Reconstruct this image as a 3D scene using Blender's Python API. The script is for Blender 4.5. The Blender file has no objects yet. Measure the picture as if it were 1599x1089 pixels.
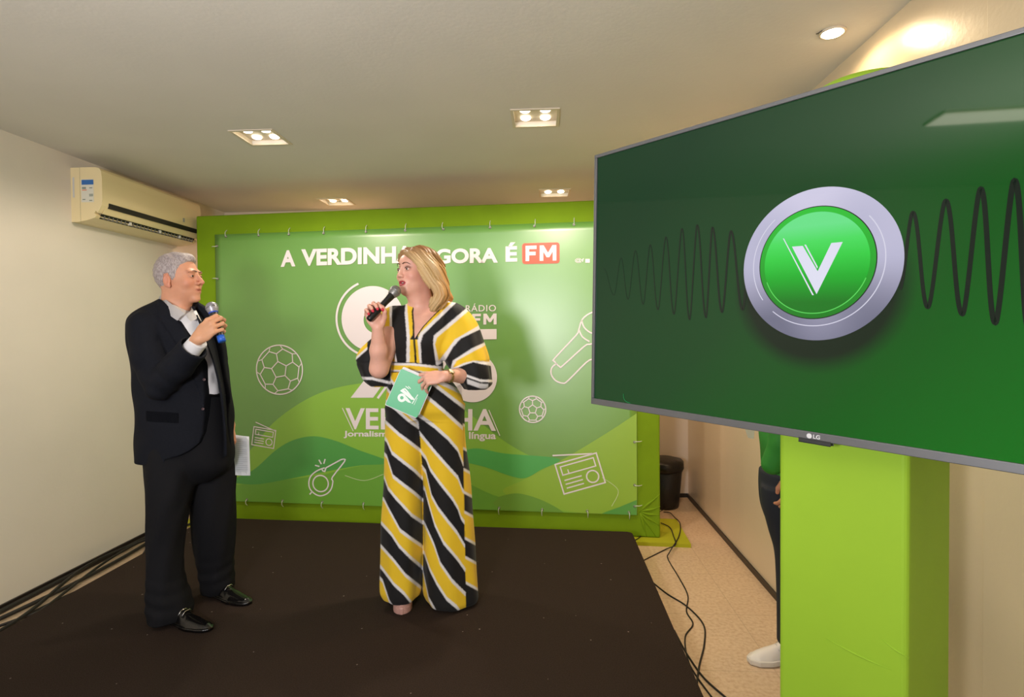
import bpy, bmesh, math, random
import numpy as np
from mathutils import Vector, Matrix, noise
from mathutils.geometry import tessellate_polygon

random.seed(5)
C = bpy.context.scene.collection
SC = bpy.context.scene
F = 880.0                      # focal length in pixels of a 1599 px wide frame
YAW = math.radians(3.32); PITCH = math.radians(1.1); ROLL = math.radians(-0.5); SHIFT = -9.1/1599
CAMZ = 1.5; CEIL = 2.637; STG = 0.15

# ---------------------------------------------------------------- camera
cam = bpy.data.cameras.new('camera'); camo = bpy.data.objects.new('camera', cam); C.objects.link(camo)
cam.sensor_width = 36; cam.lens = F/1599*36; cam.shift_y = SHIFT; cam.clip_start = 0.02
MC = Matrix.Rotation(YAW, 4, 'Z') @ Matrix.Rotation(math.radians(90)-PITCH, 4, 'X') @ Matrix.Rotation(ROLL, 4, 'Z')
camo.matrix_world = Matrix.Translation((0, 0, CAMZ)) @ MC
SC.camera = camo
# ---------------------------------------------------------------- exposure and world
SC.view_settings.view_transform = 'Standard'; SC.view_settings.look = 'None'
SC.view_settings.exposure = 0.0; SC.view_settings.gamma = 1.0
w = bpy.data.worlds.new('world'); SC.world = w; w.use_nodes = True
w.node_tree.nodes['Background'].inputs[0].default_value = (0.74, 0.83, 1.0, 1)
w.node_tree.nodes['Background'].inputs[1].default_value = 1.08

Rm = np.array(MC.to_3x3()); FWD = np.array([-math.sin(YAW), math.cos(YAW), 0.0]); RGT = np.array([math.cos(YAW), math.sin(YAW), 0.0])
O0 = np.array([0, 0, CAMZ])
def ray(px, py):
    return Rm @ np.array([(px-799.5)/F, (544.5-py)/F + SHIFT*1599/F, -1.0])
def at(px, py, Z):             # the point seen at a pixel, at a given depth
    d = ray(px, py); return O0 + d*(Z/d.dot(FWD))
def onz(px, py, z):            # the point seen at a pixel, at a given height
    d = ray(px, py); return O0 + d*((z-CAMZ)/d[2])
def onplane(px, py, p, n):
    d = ray(px, py); return O0 + d*((np.dot(n, p-O0))/np.dot(n, d))
def proj(P):
    q = (np.asarray(P)-O0) @ Rm
    return 799.5+F*q[:, 0]/-q[:, 2], 544.5-F*(q[:, 1]/-q[:, 2]-SHIFT*1599/F)

# ---------------------------------------------------------------- lights away from the frame
def area(name, loc, target, size, power, col, sizey=None):
    l = bpy.data.lights.new(name, 'AREA'); l.energy = power; l.color = col
    l.size = size
    if sizey: l.shape = 'RECTANGLE'; l.size_y = sizey
    o = bpy.data.objects.new(name, l); C.objects.link(o); o.location = loc
    o.rotation_euler = (Vector(target)-Vector(loc)).to_track_quat('-Z', 'Y').to_euler()
    return o
vl = -0.85*RGT - 0.5*FWD + np.array([0, 0, 1.56])
area('camera_flash', vl, tuple(vl+FWD*3+np.array([0, 0, 2.3])), 0.36, 74, (1.0, 0.96, 0.95))
def spot(name, loc, power, col=(1.0, .72, .42), ang=150, blend=.6, size=.03):
    l = bpy.data.lights.new(name, 'SPOT'); l.energy = power; l.color = col; l.spot_size = math.radians(ang); l.spot_blend = blend
    l.shadow_soft_size = size
    o = bpy.data.objects.new(name, l); C.objects.link(o); o.location = loc
    return o

# ---------------------------------------------------------------- materials
def lin(c):
    return tuple(((x/255)/12.92 if x/255 <= .04045 else ((x/255+.055)/1.055)**2.4) for x in c)
MATS = {}
def mat(name, col, rough=.6, metal=0, spec=.5, var=0, scale=30, bump=0, bscale=200, emit=None, es=1, alpha=None, coat=0, sheen=0, sss=0, stretch=None):
    if name in MATS: return MATS[name]
    m = bpy.data.materials.new(name); m.use_nodes = True; nt = m.node_tree; b = nt.nodes['Principled BSDF']
    c = lin(col)
    b.inputs['Base Color'].default_value = (*c, 1); b.inputs['Roughness'].default_value = rough
    b.inputs['Metallic'].default_value = metal; b.inputs['Specular IOR Level'].default_value = spec
    b.inputs['Coat Weight'].default_value = coat; b.inputs['Coat Roughness'].default_value = .34 if coat else .03
    b.inputs['Sheen Weight'].default_value = sheen
    if sss: b.inputs['Subsurface Weight'].default_value = sss; b.inputs['Subsurface Scale'].default_value = .01; b.inputs['Subsurface Radius'].default_value = (1, .35, .2)
    tc = nt.nodes.new('ShaderNodeTexCoord'); src = tc.outputs['Object']
    if stretch:
        mp = nt.nodes.new('ShaderNodeMapping'); mp.inputs['Scale'].default_value = stretch; nt.links.new(src, mp.inputs[0]); src = mp.outputs[0]
    if var:
        n = nt.nodes.new('ShaderNodeTexNoise'); n.inputs['Scale'].default_value = scale; n.inputs['Detail'].default_value = 5
        nt.links.new(src, n.inputs['Vector'])
        r = nt.nodes.new('ShaderNodeValToRGB'); r.color_ramp.elements[0].position = .3; r.color_ramp.elements[1].position = .7
        r.color_ramp.elements[0].color = (*[x*(1-var) for x in c], 1); r.color_ramp.elements[1].color = (*[min(1, x*(1+var)) for x in c], 1)
        nt.links.new(n.outputs[0], r.inputs[0]); nt.links.new(r.outputs[0], b.inputs['Base Color'])
    if bump:
        n2 = nt.nodes.new('ShaderNodeTexNoise'); n2.inputs['Scale'].default_value = bscale; n2.inputs['Detail'].default_value = 3
        nt.links.new(src, n2.inputs['Vector'])
        bp = nt.nodes.new('ShaderNodeBump'); bp.inputs['Strength'].default_value = 1; bp.inputs['Distance'].default_value = bump
        nt.links.new(n2.outputs[0], bp.inputs['Height']); nt.links.new(bp.outputs[0], b.inputs['Normal'])
    if emit: b.inputs['Emission Color'].default_value = (*lin(emit), 1); b.inputs['Emission Strength'].default_value = es
    MATS[name] = m; return m

class NT:                       # little node-graph helper
    def __init__(s, name):
        s.m = bpy.data.materials.new(name); s.m.use_nodes = True; s.t = s.m.node_tree; s.b = s.t.nodes['Principled BSDF']
    def n(s, kind, **kw):
        x = s.t.nodes.new('ShaderNode'+kind)
        for k, v in kw.items(): setattr(x, k, v)
        return x
    def l(s, a, b): s.t.links.new(a, b)
    def math(s, op, a, b=None, c=None, clamp=False):
        x = s.n('Math', operation=op); x.use_clamp = clamp
        for i, v in enumerate((a, b, c)):
            if v is None: continue
            if isinstance(v, (int, float)): x.inputs[i].default_value = v
            else: s.l(v, x.inputs[i])
        return x.outputs[0]
    def ramp(s, fac, stops, interp='LINEAR'):
        r = s.n('ValToRGB'); e = r.color_ramp; e.interpolation = interp
        while len(e.elements) < len(stops): e.elements.new(.5)
        for el, (p, c) in zip(e.elements, stops): el.position = p; el.color = (*c, 1)
        s.l(fac, r.inputs[0]); return r.outputs[0]
    def mix(s, fac, a, b):
        x = s.n('Mix', data_type='RGBA')
        if isinstance(fac, (int, float)): x.inputs[0].default_value = fac
        else: s.l(fac, x.inputs[0])
        for i, v in ((6, a), (7, b)):
            if isinstance(v, tuple): x.inputs[i].default_value = (*v, 1)
            else: s.l(v, x.inputs[i])
        return x.outputs[2]

# ---------------------------------------------------------------- object helpers
def mobj(name, verts, faces, m=None, parent=None, smooth=False):
    me = bpy.data.meshes.new(name); me.from_pydata([tuple(map(float, v)) for v in verts], [], [tuple(map(int, f)) for f in faces]); me.update()
    if smooth: me.polygons.foreach_set('use_smooth', [True]*len(me.polygons))
    if m: me.materials.append(m)
    o = bpy.data.objects.new(name, me); C.objects.link(o)
    if parent: o.parent = parent; o.matrix_parent_inverse = Matrix.Translation(-parent.location)
    return o
def root_of(o):
    while o.parent: o = o.parent
    return o
def tag(o, label=None, cat=None, group=None, kind=None):
    if label: o['label'] = label
    if cat: o['category'] = cat
    if group: o['group'] = group
    if kind: o['kind'] = kind
    return o
def thing(name, label, cat, loc, group=None):
    o = bpy.data.objects.new(name, None); C.objects.link(o); o.location = tuple(map(float, loc)); o.empty_display_size = .05
    return tag(o, label, cat, group)
def bmobj(name, bm, m, parent=None, smooth=False, bevel=0, seg=2):
    if bevel: bmesh.ops.bevel(bm, geom=[e for e in bm.edges if e.calc_face_angle(0) > .5], offset=bevel, segments=seg, affect='EDGES', profile=.5)
    bmesh.ops.recalc_face_normals(bm, faces=bm.faces)
    bm.verts.ensure_lookup_table(); bm.verts.index_update()
    v = [tuple(x.co) for x in bm.verts]; f = [[y.index for y in x.verts] for x in bm.faces]
    bm.free(); return mobj(name, v, f, m, parent, smooth)
def box(bm, lo, hi, M=None):
    r = bmesh.ops.create_cube(bm, size=1)['verts']
    for v in r:
        v.co = Vector([(lo[i]+hi[i])/2+v.co[i]*(hi[i]-lo[i]) for i in range(3)])
        if M is not None: v.co = M @ v.co
    return r
def cyl(bm, a, b, ra, rb=None, seg=24, cap=True):
    a = Vector(a); b = Vector(b); rb = ra if rb is None else rb
    q = (b-a).to_track_quat('Z', 'Y').to_matrix().to_4x4()
    M = Matrix.Translation((a+b)/2) @ q
    bmesh.ops.create_cone(bm, cap_ends=cap, segments=seg, radius1=ra, radius2=rb, depth=(b-a).length, matrix=M)
def lathe(bm, a, axis, prof, seg=28):     # prof: list of (distance along axis, radius)
    a = Vector(a); q = Vector(axis).to_track_quat('Z', 'Y').to_matrix(); rings = []
    for d, r in prof:
        rings.append([bm.verts.new(a+q@Vector((max(r, 1e-5)*math.cos(t*2*math.pi/seg), max(r, 1e-5)*math.sin(t*2*math.pi/seg), d))) for t in range(seg)])
    for A, B in zip(rings, rings[1:]):
        for i in range(seg): bm.faces.new((A[i], A[(i+1) % seg], B[(i+1) % seg], B[i]))
    bm.faces.new(rings[0][::-1]); bm.faces.new(rings[-1])
def sweep(bm, pts, r, seg=8, rfun=None):
    pts = [Vector(p) for p in pts]; rings = []; n0 = None
    for i, p in enumerate(pts):
        t = (pts[min(i+1, len(pts)-1)]-pts[max(i-1, 0)]).normalized()
        if n0 is None: n0 = t.orthogonal().normalized()
        n0 = (n0-t*n0.dot(t)).normalized(); b = t.cross(n0); rr = r if rfun is None else rfun(i/(len(pts)-1))
        rings.append([bm.verts.new(p+(n0*math.cos(k*2*math.pi/seg)+b*math.sin(k*2*math.pi/seg))*rr) for k in range(seg)])
    for A, B in zip(rings, rings[1:]):
        for i in range(seg): bm.faces.new((A[i], A[(i+1) % seg], B[(i+1) % seg], B[i]))
    bm.faces.new(rings[0][::-1]); bm.faces.new(rings[-1])
def catmull(P, n=8, closed=False):
    P = [np.array(p, float) for p in P]; out = []; N = len(P)
    for i in range(N if closed else N-1):
        g = lambda k: P[k % N] if closed else P[min(max(k, 0), N-1)]
        a, b, c, d = g(i-1), g(i), g(i+1), g(i+2)
        for j in range(n):
            t = j/n; out.append(.5*((2*b)+(-a+c)*t+(2*a-5*b+4*c-d)*t*t+(-a+3*b-3*c+d)*t**3))
    if not closed: out.append(P[-1])
    return out

# ---------------------------------------------------------------- signed-distance modelling: smooth bodies as one surface
def V3(*a): return np.array(a, float)
def smin(a, b, k):
    h = np.clip(.5+.5*(b-a)/k, 0, 1); return b+(a-b)*h-k*h*(1-h)
def smax(a, b, k): return -smin(-a, -b, k)
def cap(P, a, b, ra, rb, flat=None, f=1):
    a = np.asarray(a, float); b = np.asarray(b, float); ab = b-a; h = np.clip(((P-a)@ab)/max(ab@ab, 1e-9), 0, 1)
    d = P-a-h[:, None]*ab
    if flat is not None:
        n = np.asarray(flat, float); n = n/np.linalg.norm(n); d = d+((d@n)*(1/f-1))[:, None]*n
        return (np.linalg.norm(d, axis=1)-(ra+(rb-ra)*h))*min(1, f)
    return np.linalg.norm(d, axis=1)-(ra+(rb-ra)*h)
def ell(P, c, r, R=None):
    q = P-np.asarray(c, float)
    if R is not None: q = q@R
    r = np.asarray(r, float); k0 = np.linalg.norm(q/r, axis=1); k1 = np.linalg.norm(q/r**2, axis=1)+1e-9
    return k0*(k0-1)/k1
def chain(P, pts, rs, k=.01):
    d = None
    for i in range(len(pts)-1):
        e = cap(P, pts[i], pts[i+1], rs[i], rs[i+1]); d = e if d is None else smin(d, e, k)
    return d
def pxkeys(Z, keys):            # (y_px, x_left, x_right, depth radius, depth offset) -> rows sorted by height
    rows = []
    for y, xl, xr, ry, dz in keys:
        a = at(xl, y, Z+dz); b = at(xr, y, Z+dz); c = (a+b)/2
        rows.append((c[2], c@RGT, c@FWD, np.linalg.norm(b-a)/2, ry))
    rows.sort(); return np.array(rows)
def zloft(P, R, n=2.4, fold=None):
    z = P[:, 2]; g = lambda i: np.interp(z, R[:, 0], R[:, i])
    # smooth interpolation
    u = P@RGT-g(1); v = P@FWD-g(2); rx = g(3); ry = g(4)
    if fold is not None: s = fold(np.arctan2(v/ry, u/rx), z); rx = rx*s; ry = ry*s
    k = (np.abs(u/rx)**n+np.abs(v/ry)**n)**(1/n)
    d = (k-1)*np.minimum(rx, ry)
    return np.maximum(d, np.maximum(z-R[-1, 0], R[0, 0]-z))
def smoothrows(R, n=6):
    out = catmull(R, n); out = np.array(out); out[:, 3:] = np.maximum(out[:, 3:], .004); o = np.argsort(out[:, 0]); return out[o]
def surfnet(f, lo, hi, h, B=6):
    lo = np.asarray(lo, float); hi = np.asarray(hi, float)
    nb = np.ceil((hi-lo)/(h*B)).astype(int); n = nb*B+1
    cc = np.stack(np.meshgrid(*[lo[i]+(np.arange(nb[i])+.5)*h*B for i in range(3)], indexing='ij'), -1).reshape(-1, 3)
    fc = f(cc).reshape(nb); rad = h*B*.87*1.9
    val = np.repeat(np.repeat(np.repeat(fc, B, 0), B, 1), B, 2); val = np.pad(val, ((0, 1),)*3, mode='edge').astype(np.float32)
    act = np.abs(fc) < rad; mk = np.zeros(n, bool)
    for i, j, k in np.argwhere(act): mk[i*B:i*B+B+1, j*B:j*B+B+1, k*B:k*B+B+1] = True
    ix = np.argwhere(mk)
    for s in range(0, len(ix), 400000):
        q = ix[s:s+400000]; val[q[:, 0], q[:, 1], q[:, 2]] = f(lo+q*h)
    ins = val < 0
    c8 = [(i, j, k) for i in (0, 1) for j in (0, 1) for k in (0, 1)]
    sl = lambda A, o: A[o[0]:A.shape[0]-1+o[0], o[1]:A.shape[1]-1+o[1], o[2]:A.shape[2]-1+o[2]]
    cnt = sum(sl(ins, o).astype(np.int8) for o in c8); cells = np.argwhere((cnt > 0) & (cnt < 8))
    idx = -np.ones(cnt.shape, np.int64); idx[tuple(cells.T)] = np.arange(len(cells))
    acc = np.zeros((len(cells), 3)); num = np.zeros(len(cells))
    for a in c8:
        for ax in range(3):
            if a[ax]: continue
            b = list(a); b[ax] = 1
            va = val[cells[:, 0]+a[0], cells[:, 1]+a[1], cells[:, 2]+a[2]]; vb = val[cells[:, 0]+b[0], cells[:, 1]+b[1], cells[:, 2]+b[2]]
            s = (va < 0) != (vb < 0); t = np.where(s, va/(va-vb+1e-20), 0)
            p = np.tile(np.array(a, float), (len(cells), 1)); p[:, ax] += t
            acc[s] += p[s]; num[s] += 1
    V = lo+(cells+acc/num[:, None])*h
    Fs = []
    for ax in range(3):
        o1, o2 = [(1, 2), (2, 0), (0, 1)][ax]
        A = np.take(ins, range(ins.shape[ax]-1), ax); Bm = np.take(ins, range(1, ins.shape[ax]), ax)
        E = np.argwhere(A != Bm); E = E[(E[:, o1] > 0) & (E[:, o2] > 0) & (E[:, o1] < ins.shape[o1]-1) & (E[:, o2] < ins.shape[o2]-1)]
        if not len(E): continue
        def cell(d1, d2):
            q = E.copy(); q[:, o1] -= d1; q[:, o2] -= d2; return idx[tuple(q.T)]
        Q = np.stack([cell(1, 1), cell(0, 1), cell(0, 0), cell(1, 0)], 1)
        flip = ~A[tuple(E.T)]; Q[flip] = Q[flip][:, ::-1]; Fs.append(Q)
    Fq = np.concatenate(Fs)
    for _ in range(1):          # light relaxation of the voxel steps
        acc = np.zeros_like(V); n_ = np.zeros(len(V))
        for a in range(4):
            np.add.at(acc, Fq[:, a], V[Fq[:, (a+1) % 4]]+V[Fq[:, (a+3) % 4]]); np.add.at(n_, Fq[:, a], 2)
        V = V*.5+.5*acc/np.maximum(n_, 1)[:, None]
    return V, Fq
def sdfobj(name, pieces, m, parent, attr=None, colour=None):   # pieces: (f, lo, hi, h)
    Vs, Fs, n = [], [], 0
    for f, lo, hi, h in pieces:
        V, Q = surfnet(f, lo, hi, h); Vs.append(V); Fs.append(Q+n); n += len(V)
    V = np.concatenate(Vs); Q = np.concatenate(Fs)
    me = bpy.data.meshes.new(name); me.vertices.add(len(V)); me.vertices.foreach_set('co', V.ravel())
    me.loops.add(len(Q)*4); me.loops.foreach_set('vertex_index', Q.ravel().astype(np.int32)); me.polygons.add(len(Q))
    me.polygons.foreach_set('loop_start', np.arange(0, len(Q)*4, 4, dtype=np.int32)); me.polygons.foreach_set('loop_total', np.full(len(Q), 4, np.int32))
    me.update(calc_edges=True); me.validate(); me.polygons.foreach_set('use_smooth', [True]*len(me.polygons))
    if attr:
        for k, fn in attr.items():
            a = me.attributes.new(k, 'FLOAT', 'POINT'); a.data.foreach_set('value', np.asarray(fn(V), np.float32))
    if colour:
        a = me.color_attributes.new('tone', 'FLOAT_COLOR', 'POINT'); c = colour(V); a.data.foreach_set('color', np.concatenate([c, np.ones((len(c), 1))], 1).astype(np.float32).ravel())
    me.materials.append(m); o = bpy.data.objects.new(name, me); C.objects.link(o)
    if parent: o.parent = parent; o.matrix_parent_inverse = Matrix.Translation(-parent.location)
    return o
def bounds(pts, pad):
    P = np.array(pts); return P.min(0)-pad, P.max(0)+pad
def unit(v): v = np.asarray(v, float); return v/np.linalg.norm(v)
def hand_parts(wrist, X, Yt, back, s=1.0, curls=((20, 30, 20),)*4, spread=(8, 2, -4, -10), thumb=None):
    """wrist point; X along the palm, Yt towards the thumb side, back = normal of the back of the hand"""
    X = unit(X); Yt = unit(Yt-np.dot(Yt, X)*X); Z = unit(back-np.dot(back, X)*X-np.dot(back, Yt)*Yt)
    W = lambda p: wrist+s*(p[0]*X+p[1]*Yt+p[2]*Z)
    caps = []; ell_ = [(W((.048, 0, 0)), s*np.array([.052, .042, .0165]), np.stack([X, Yt, Z], 1))]
    bases = [(.086, .030, 0), (.091, .009, .002), (.086, -.012, 0), (.077, -.031, -.002)]
    lens = [(.040, .025, .020), (.045, .028, .021), (.041, .026, .020), (.032, .020, .018)]
    rad = [(.0100, .0092, .0082, .0070), (.0102, .0094, .0084, .0072), (.0098, .0090, .0080, .0068), (.0088, .0080, .0072, .0062)]
    tips = []
    for i in range(4):
        p = np.array(bases[i]); ang = 0; pts = [W(p)]; sp = math.radians(spread[i])
        for j in range(3):
            ang += math.radians(curls[i][j]); L = lens[i][j]
            p = p+L*np.array([math.cos(ang)*math.cos(sp), math.sin(sp)*max(.3, math.cos(ang)), -math.sin(ang)]); pts.append(W(p))
        caps.append((pts, [s*r for r in rad[i]])); tips.append((pts[-2], pts[-1]))
        caps.append(([W((.03, bases[i][1]*.6, 0)), W(bases[i])], [s*.012, s*.0105]))
    th = thumb or [(.012, .022, -.006), (.042, .044, -.018), (.068, .052, -.026), (.088, .050, -.030)]
    tp = [W(p) for p in th]; caps.append((tp, [s*.0155, s*.0125, s*.0105, s*.0085])); tips.append((tp[-2], tp[-1]))
    allp = [q for c in caps for q in c[0]]+[wrist]
    def f(P):
        d = ell(P, *ell_[0])
        for pts, rs in caps: d = smin(d, chain(P, pts, rs, .004), .006*s)
        return d
    return f, allp, tips, Z

# ================================================================ the room
def wallmat(name, col, rough=.45, spec=.35):
    return mat(name, col, rough=rough, spec=spec, var=.035, scale=1.5, bump=.0006, bscale=60)
M_wall_l = wallmat('painted_wall_left', (222, 214, 200), .6, .3)
M_wall_r = wallmat('painted_wall_right', (216, 196, 166), .30, .5)
M_ceil = wallmat('painted_ceiling', (218, 214, 206), .8, .2)
XL, XR, YB, YF = -2.975, 1.277, 5.12, -3.2
FIX = []                                       # square downlight holes (x, y)
for px, py in ((408, 214.5), (836, 184)): FIX.append(onz(px, py, CEIL)[:2])
for px, py in ((526, 315), (866, 301)): FIX.append(onz(px, py, CEIL)[:2])
FS = 0.115                                     # half size of the square recess
def wall(name, lo, hi, m):
    bm = bmesh.new(); box(bm, lo, hi); return tag(bmobj(name, bm, m), kind='structure')
wall('wall_left', (XL-.12, YF, -.05), (XL, YB+.12, CEIL+.2), M_wall_l)
wall('wall_right', (XR, YF, -.05), (XR+.12, YB+.12, CEIL+.2), M_wall_r)
wall('wall_back', (XL, YB, -.05), (XR, YB+.12, CEIL+.2), wallmat('painted_wall_back', (222, 206, 190), .6))
# ceiling as one slab with square holes for the recessed fittings
def ceiling():
    xs = sorted({XL, XR}|{round(float(x)+s*FS, 5) for x, y in FIX for s in (-1, 1)}); ys = sorted({YF, YB}|{round(float(y)+s*FS, 5) for x, y in FIX for s in (-1, 1)})
    bm = bmesh.new()
    for a, b in zip(xs, xs[1:]):
        for c, d in zip(ys, ys[1:]):
            if b-a < 1e-4 or d-c < 1e-4: continue
            mx, my = (a+b)/2, (c+d)/2
            if any(abs(mx-x) < FS and abs(my-y) < FS for x, y in FIX): continue
            q = [bm.verts.new(p) for p in ((a, c, CEIL), (a, d, CEIL), (b, d, CEIL), (b, c, CEIL))]; bm.faces.new(q)
    bmesh.ops.remove_doubles(bm, verts=bm.verts, dist=1e-4)
    v = [tuple(x.co) for x in bm.verts]; bm.verts.index_update(); f = [[y.index for y in x.verts] for x in bm.faces]; bm.free()
    o = mobj('ceiling', v, f, M_ceil); mo = o.modifiers.new('s', 'SOLIDIFY'); mo.thickness = .02; tag(o, kind='structure')
ceiling()
# floor: beige stone tiles
def floor_mat():
    g = NT('beige_stone_tiles'); tc = g.n('TexCoord')
    n = g.n('TexNoise'); n.inputs['Scale'].default_value = 55; n.inputs['Detail'].default_value = 6; g.l(tc.outputs['Object'], n.inputs['Vector'])
    n2 = g.n('TexNoise'); n2.inputs['Scale'].default_value = 3; g.l(tc.outputs['Object'], n2.inputs['Vector'])
    c = g.ramp(n.outputs[0], [(.34, lin((196, 166, 136))), (.5, lin((210, 184, 154))), (.66, lin((218, 194, 164)))])
    c = g.mix(g.math('MULTIPLY', n2.outputs[0], .35), c, lin((190, 160, 128)))
    br = g.n('TexBrick'); br.offset = 0; br.inputs['Scale'].default_value = 1; br.inputs['Brick Width'].default_value = .5; br.inputs['Row Height'].default_value = .5; br.inputs['Mortar Size'].default_value = .0025
    br.inputs['Color1'].default_value = (0, 0, 0, 1); br.inputs['Color2'].default_value = (0, 0, 0, 1); br.inputs['Mortar'].default_value = (1, 1, 1, 1)
    g.l(tc.outputs['Object'], br.inputs['Vector'])
    c = g.mix(g.math('MULTIPLY', br.outputs[0], .35), c, lin((150, 125, 100)))
    g.l(c, g.b.inputs['Base Color']); g.b.inputs['Roughness'].default_value = .32; g.b.inputs['Specular IOR Level'].default_value = .4
    return g.m
bm = bmesh.new(); box(bm, (XL-.12, YF, -.08), (XR+.12, YB+.12, 0)); tag(bmobj('floor', bm, floor_mat()), kind='structure')
M_base = mat('dark_skirting', (40, 32, 28), rough=.4)
for nm, lo, hi in (('baseboard_left', (XL, YF, 0), (XL+.012, YB, .035)), ('baseboard_right', (XR-.012, YF, 0), (XR, YB, .035)), ('baseboard_back', (XL, YB-.012, 0), (XR, YB, .035))):
    bm = bmesh.new(); box(bm, lo, hi); tag(bmobj(nm, bm, M_base), kind='structure')
# vertical joint on the near part of the right wall
q = (1539-799.5)/F; yj = None
for t in np.linspace(.3, 4, 4000):
    p = np.array([XR, t, 1.0]); x, y = proj([p])
    if x[0] < 1539: yj = t; break
bm = bmesh.new(); box(bm, (XR-.006, YF, 0), (XR, yj, CEIL)); tag(bmobj('trim_1', bm, M_wall_r, bevel=.002), kind='structure')

# recessed square fittings
M_trimw = mat('white_fitting_metal', (214, 202, 182), rough=.45)
M_lamp = mat('warm_lamp_glass', (255, 244, 220), emit=(255, 240, 214), es=6)
def fitting(x, y, label, k):
    t = thing('recessed_ceiling_light', label, 'ceiling light', (x, y, CEIL), 'square ceiling lights')
    bm = bmesh.new(); o, i = FS+.012, FS-.004
    for a, b, c, d in ((-o, o, i, o), (-o, o, -o, -i), (-o, -i, -i, i), (i, o, -i, i)): box(bm, (x+a, y+c, CEIL-.006), (x+b, y+d, CEIL+.001))
    bmobj('trim_frame', bm, M_trimw, t)
    bm = bmesh.new(); D = .024
    for lo, hi in (((-FS, -FS, D), (FS, FS, D+.004)), ((-FS-.003, -FS, 0), (-FS, FS, D)), ((FS, -FS, 0), (FS+.003, FS, D)), ((-FS, -FS-.003, 0), (FS, -FS, D)), ((-FS, FS, 0), (FS, FS+.003, D))):
        box(bm, (x+lo[0], y+lo[1], CEIL+lo[2]), (x+hi[0], y+hi[1], CEIL+hi[2]))
    bmobj('recess_box', bm, M_trimw, t)
    for sx in (-1, 1):
        for sy in (-1, 1):
            bm = bmesh.new(); lathe(bm, (x+sx*.053, y+sy*.053, CEIL+D-.002), (0, 0, -1), [(0, .027), (.006, .027), (.010, .022), (.012, .012), (.0125, 0)], 20)
            bmobj('lamp', bm, M_lamp, t, smooth=True)
    pw, col = ((42, (1, .88, .72)), (62, (1, .88, .72)), (26, (1, .62, .40)), (26, (1, .62, .40)))[k]
    spot('downlight', (x, y, CEIL-.03), pw, col, 168, .35, .06)
for k, ((x, y), lb) in enumerate(zip(FIX, ('square recessed light with four lamps, above the man in the suit', 'square recessed light with four lamps, above and right of the striped jumpsuit',
        'square recessed light seen edge on above the backdrop, left of the two', 'square recessed light seen edge on above the backdrop, close to the television'))):
    fitting(float(x), float(y), lb, k)
# long panel light in the near part of the ceiling (seen mirrored in the television)
c0 = -1.285*RGT+.19*FWD; px_, py_ = float(c0[0]), float(c0[1]); t = thing('panel_light', 'long narrow ceiling panel light mirrored in the upper right of the television', 'ceiling light', (px_, py_-.6, CEIL))
bm = bmesh.new(); box(bm, (px_-.10, py_-1.22, CEIL-.012), (px_+.10, py_+.01, CEIL-.0)); bmobj('panel_frame', bm, M_trimw, t, bevel=.002)
bm = bmesh.new(); box(bm, (px_-.088, py_-1.2, CEIL-.016), (px_+.088, py_, CEIL-.0115)); bmobj('diffuser', bm, mat('panel_diffuser', (250, 246, 235), emit=(255, 246, 222), es=6), t)
# round spot by the right wall
p = onz(1300, 50, CEIL); sx, sy = float(p[0]), float(p[1])
t = thing('round_ceiling_spot', 'small round glowing ceiling spot beside the right wall', 'ceiling light', (sx, sy, CEIL))
bm = bmesh.new(); lathe(bm, (sx, sy, CEIL), (0, 0, -1), [(0, .048), (.005, .047), (.007, .040), (.002, .036)], 28); bmobj('trim_ring', bm, M_trimw, t, True)
bm = bmesh.new(); lathe(bm, (sx, sy, CEIL-.001), (0, 0, -1), [(0, .035), (.008, .034), (.013, .02), (.014, 0)], 24); bmobj('lamp', bm, mat('bright_spot_glass', (255, 250, 235), emit=(255, 238, 200), es=40), t, True)
bm = bmesh.new(); sweep(bm, [(sx-.047, sy-.02, CEIL-.003), (sx-.056, sy-.008, CEIL-.006), (sx-.058, sy+.004, CEIL-.003)], .002); bmobj('spring_clip', bm, mat('grey_metal', (120, 115, 110), .4, 1), t)
spot('spot_beam', (sx, sy, CEIL-.02), 9, (1.0, .74, .44), 172, .35, .03)
q = at(1112, 222, 3.35); q = (float(q@V3(1, 0, 0)), float(q@V3(0, 1, 0))); t = thing('round_ceiling_spot', 'added round ceiling spot, unseen above and behind the television, warming the right floor', 'ceiling light', (q[0], q[1], CEIL))  # unseen extra spot, added to throw warm light on the right-hand floor
bm = bmesh.new(); lathe(bm, (q[0], q[1], CEIL), (0, 0, -1), [(0, .048), (.005, .047), (.007, .040), (.002, .036)], 28); bmobj('trim_ring', bm, M_trimw, t, True)
bm = bmesh.new(); lathe(bm, (q[0], q[1], CEIL-.001), (0, 0, -1), [(0, .035), (.008, .034), (.013, .02), (.014, 0)], 24); bmobj('lamp', bm, MATS['bright_spot_glass'], t, True)
spot('spot_beam', (q[0], q[1], CEIL-.02), 52, (1.0, .66, .38), 150, .8, .03)

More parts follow.
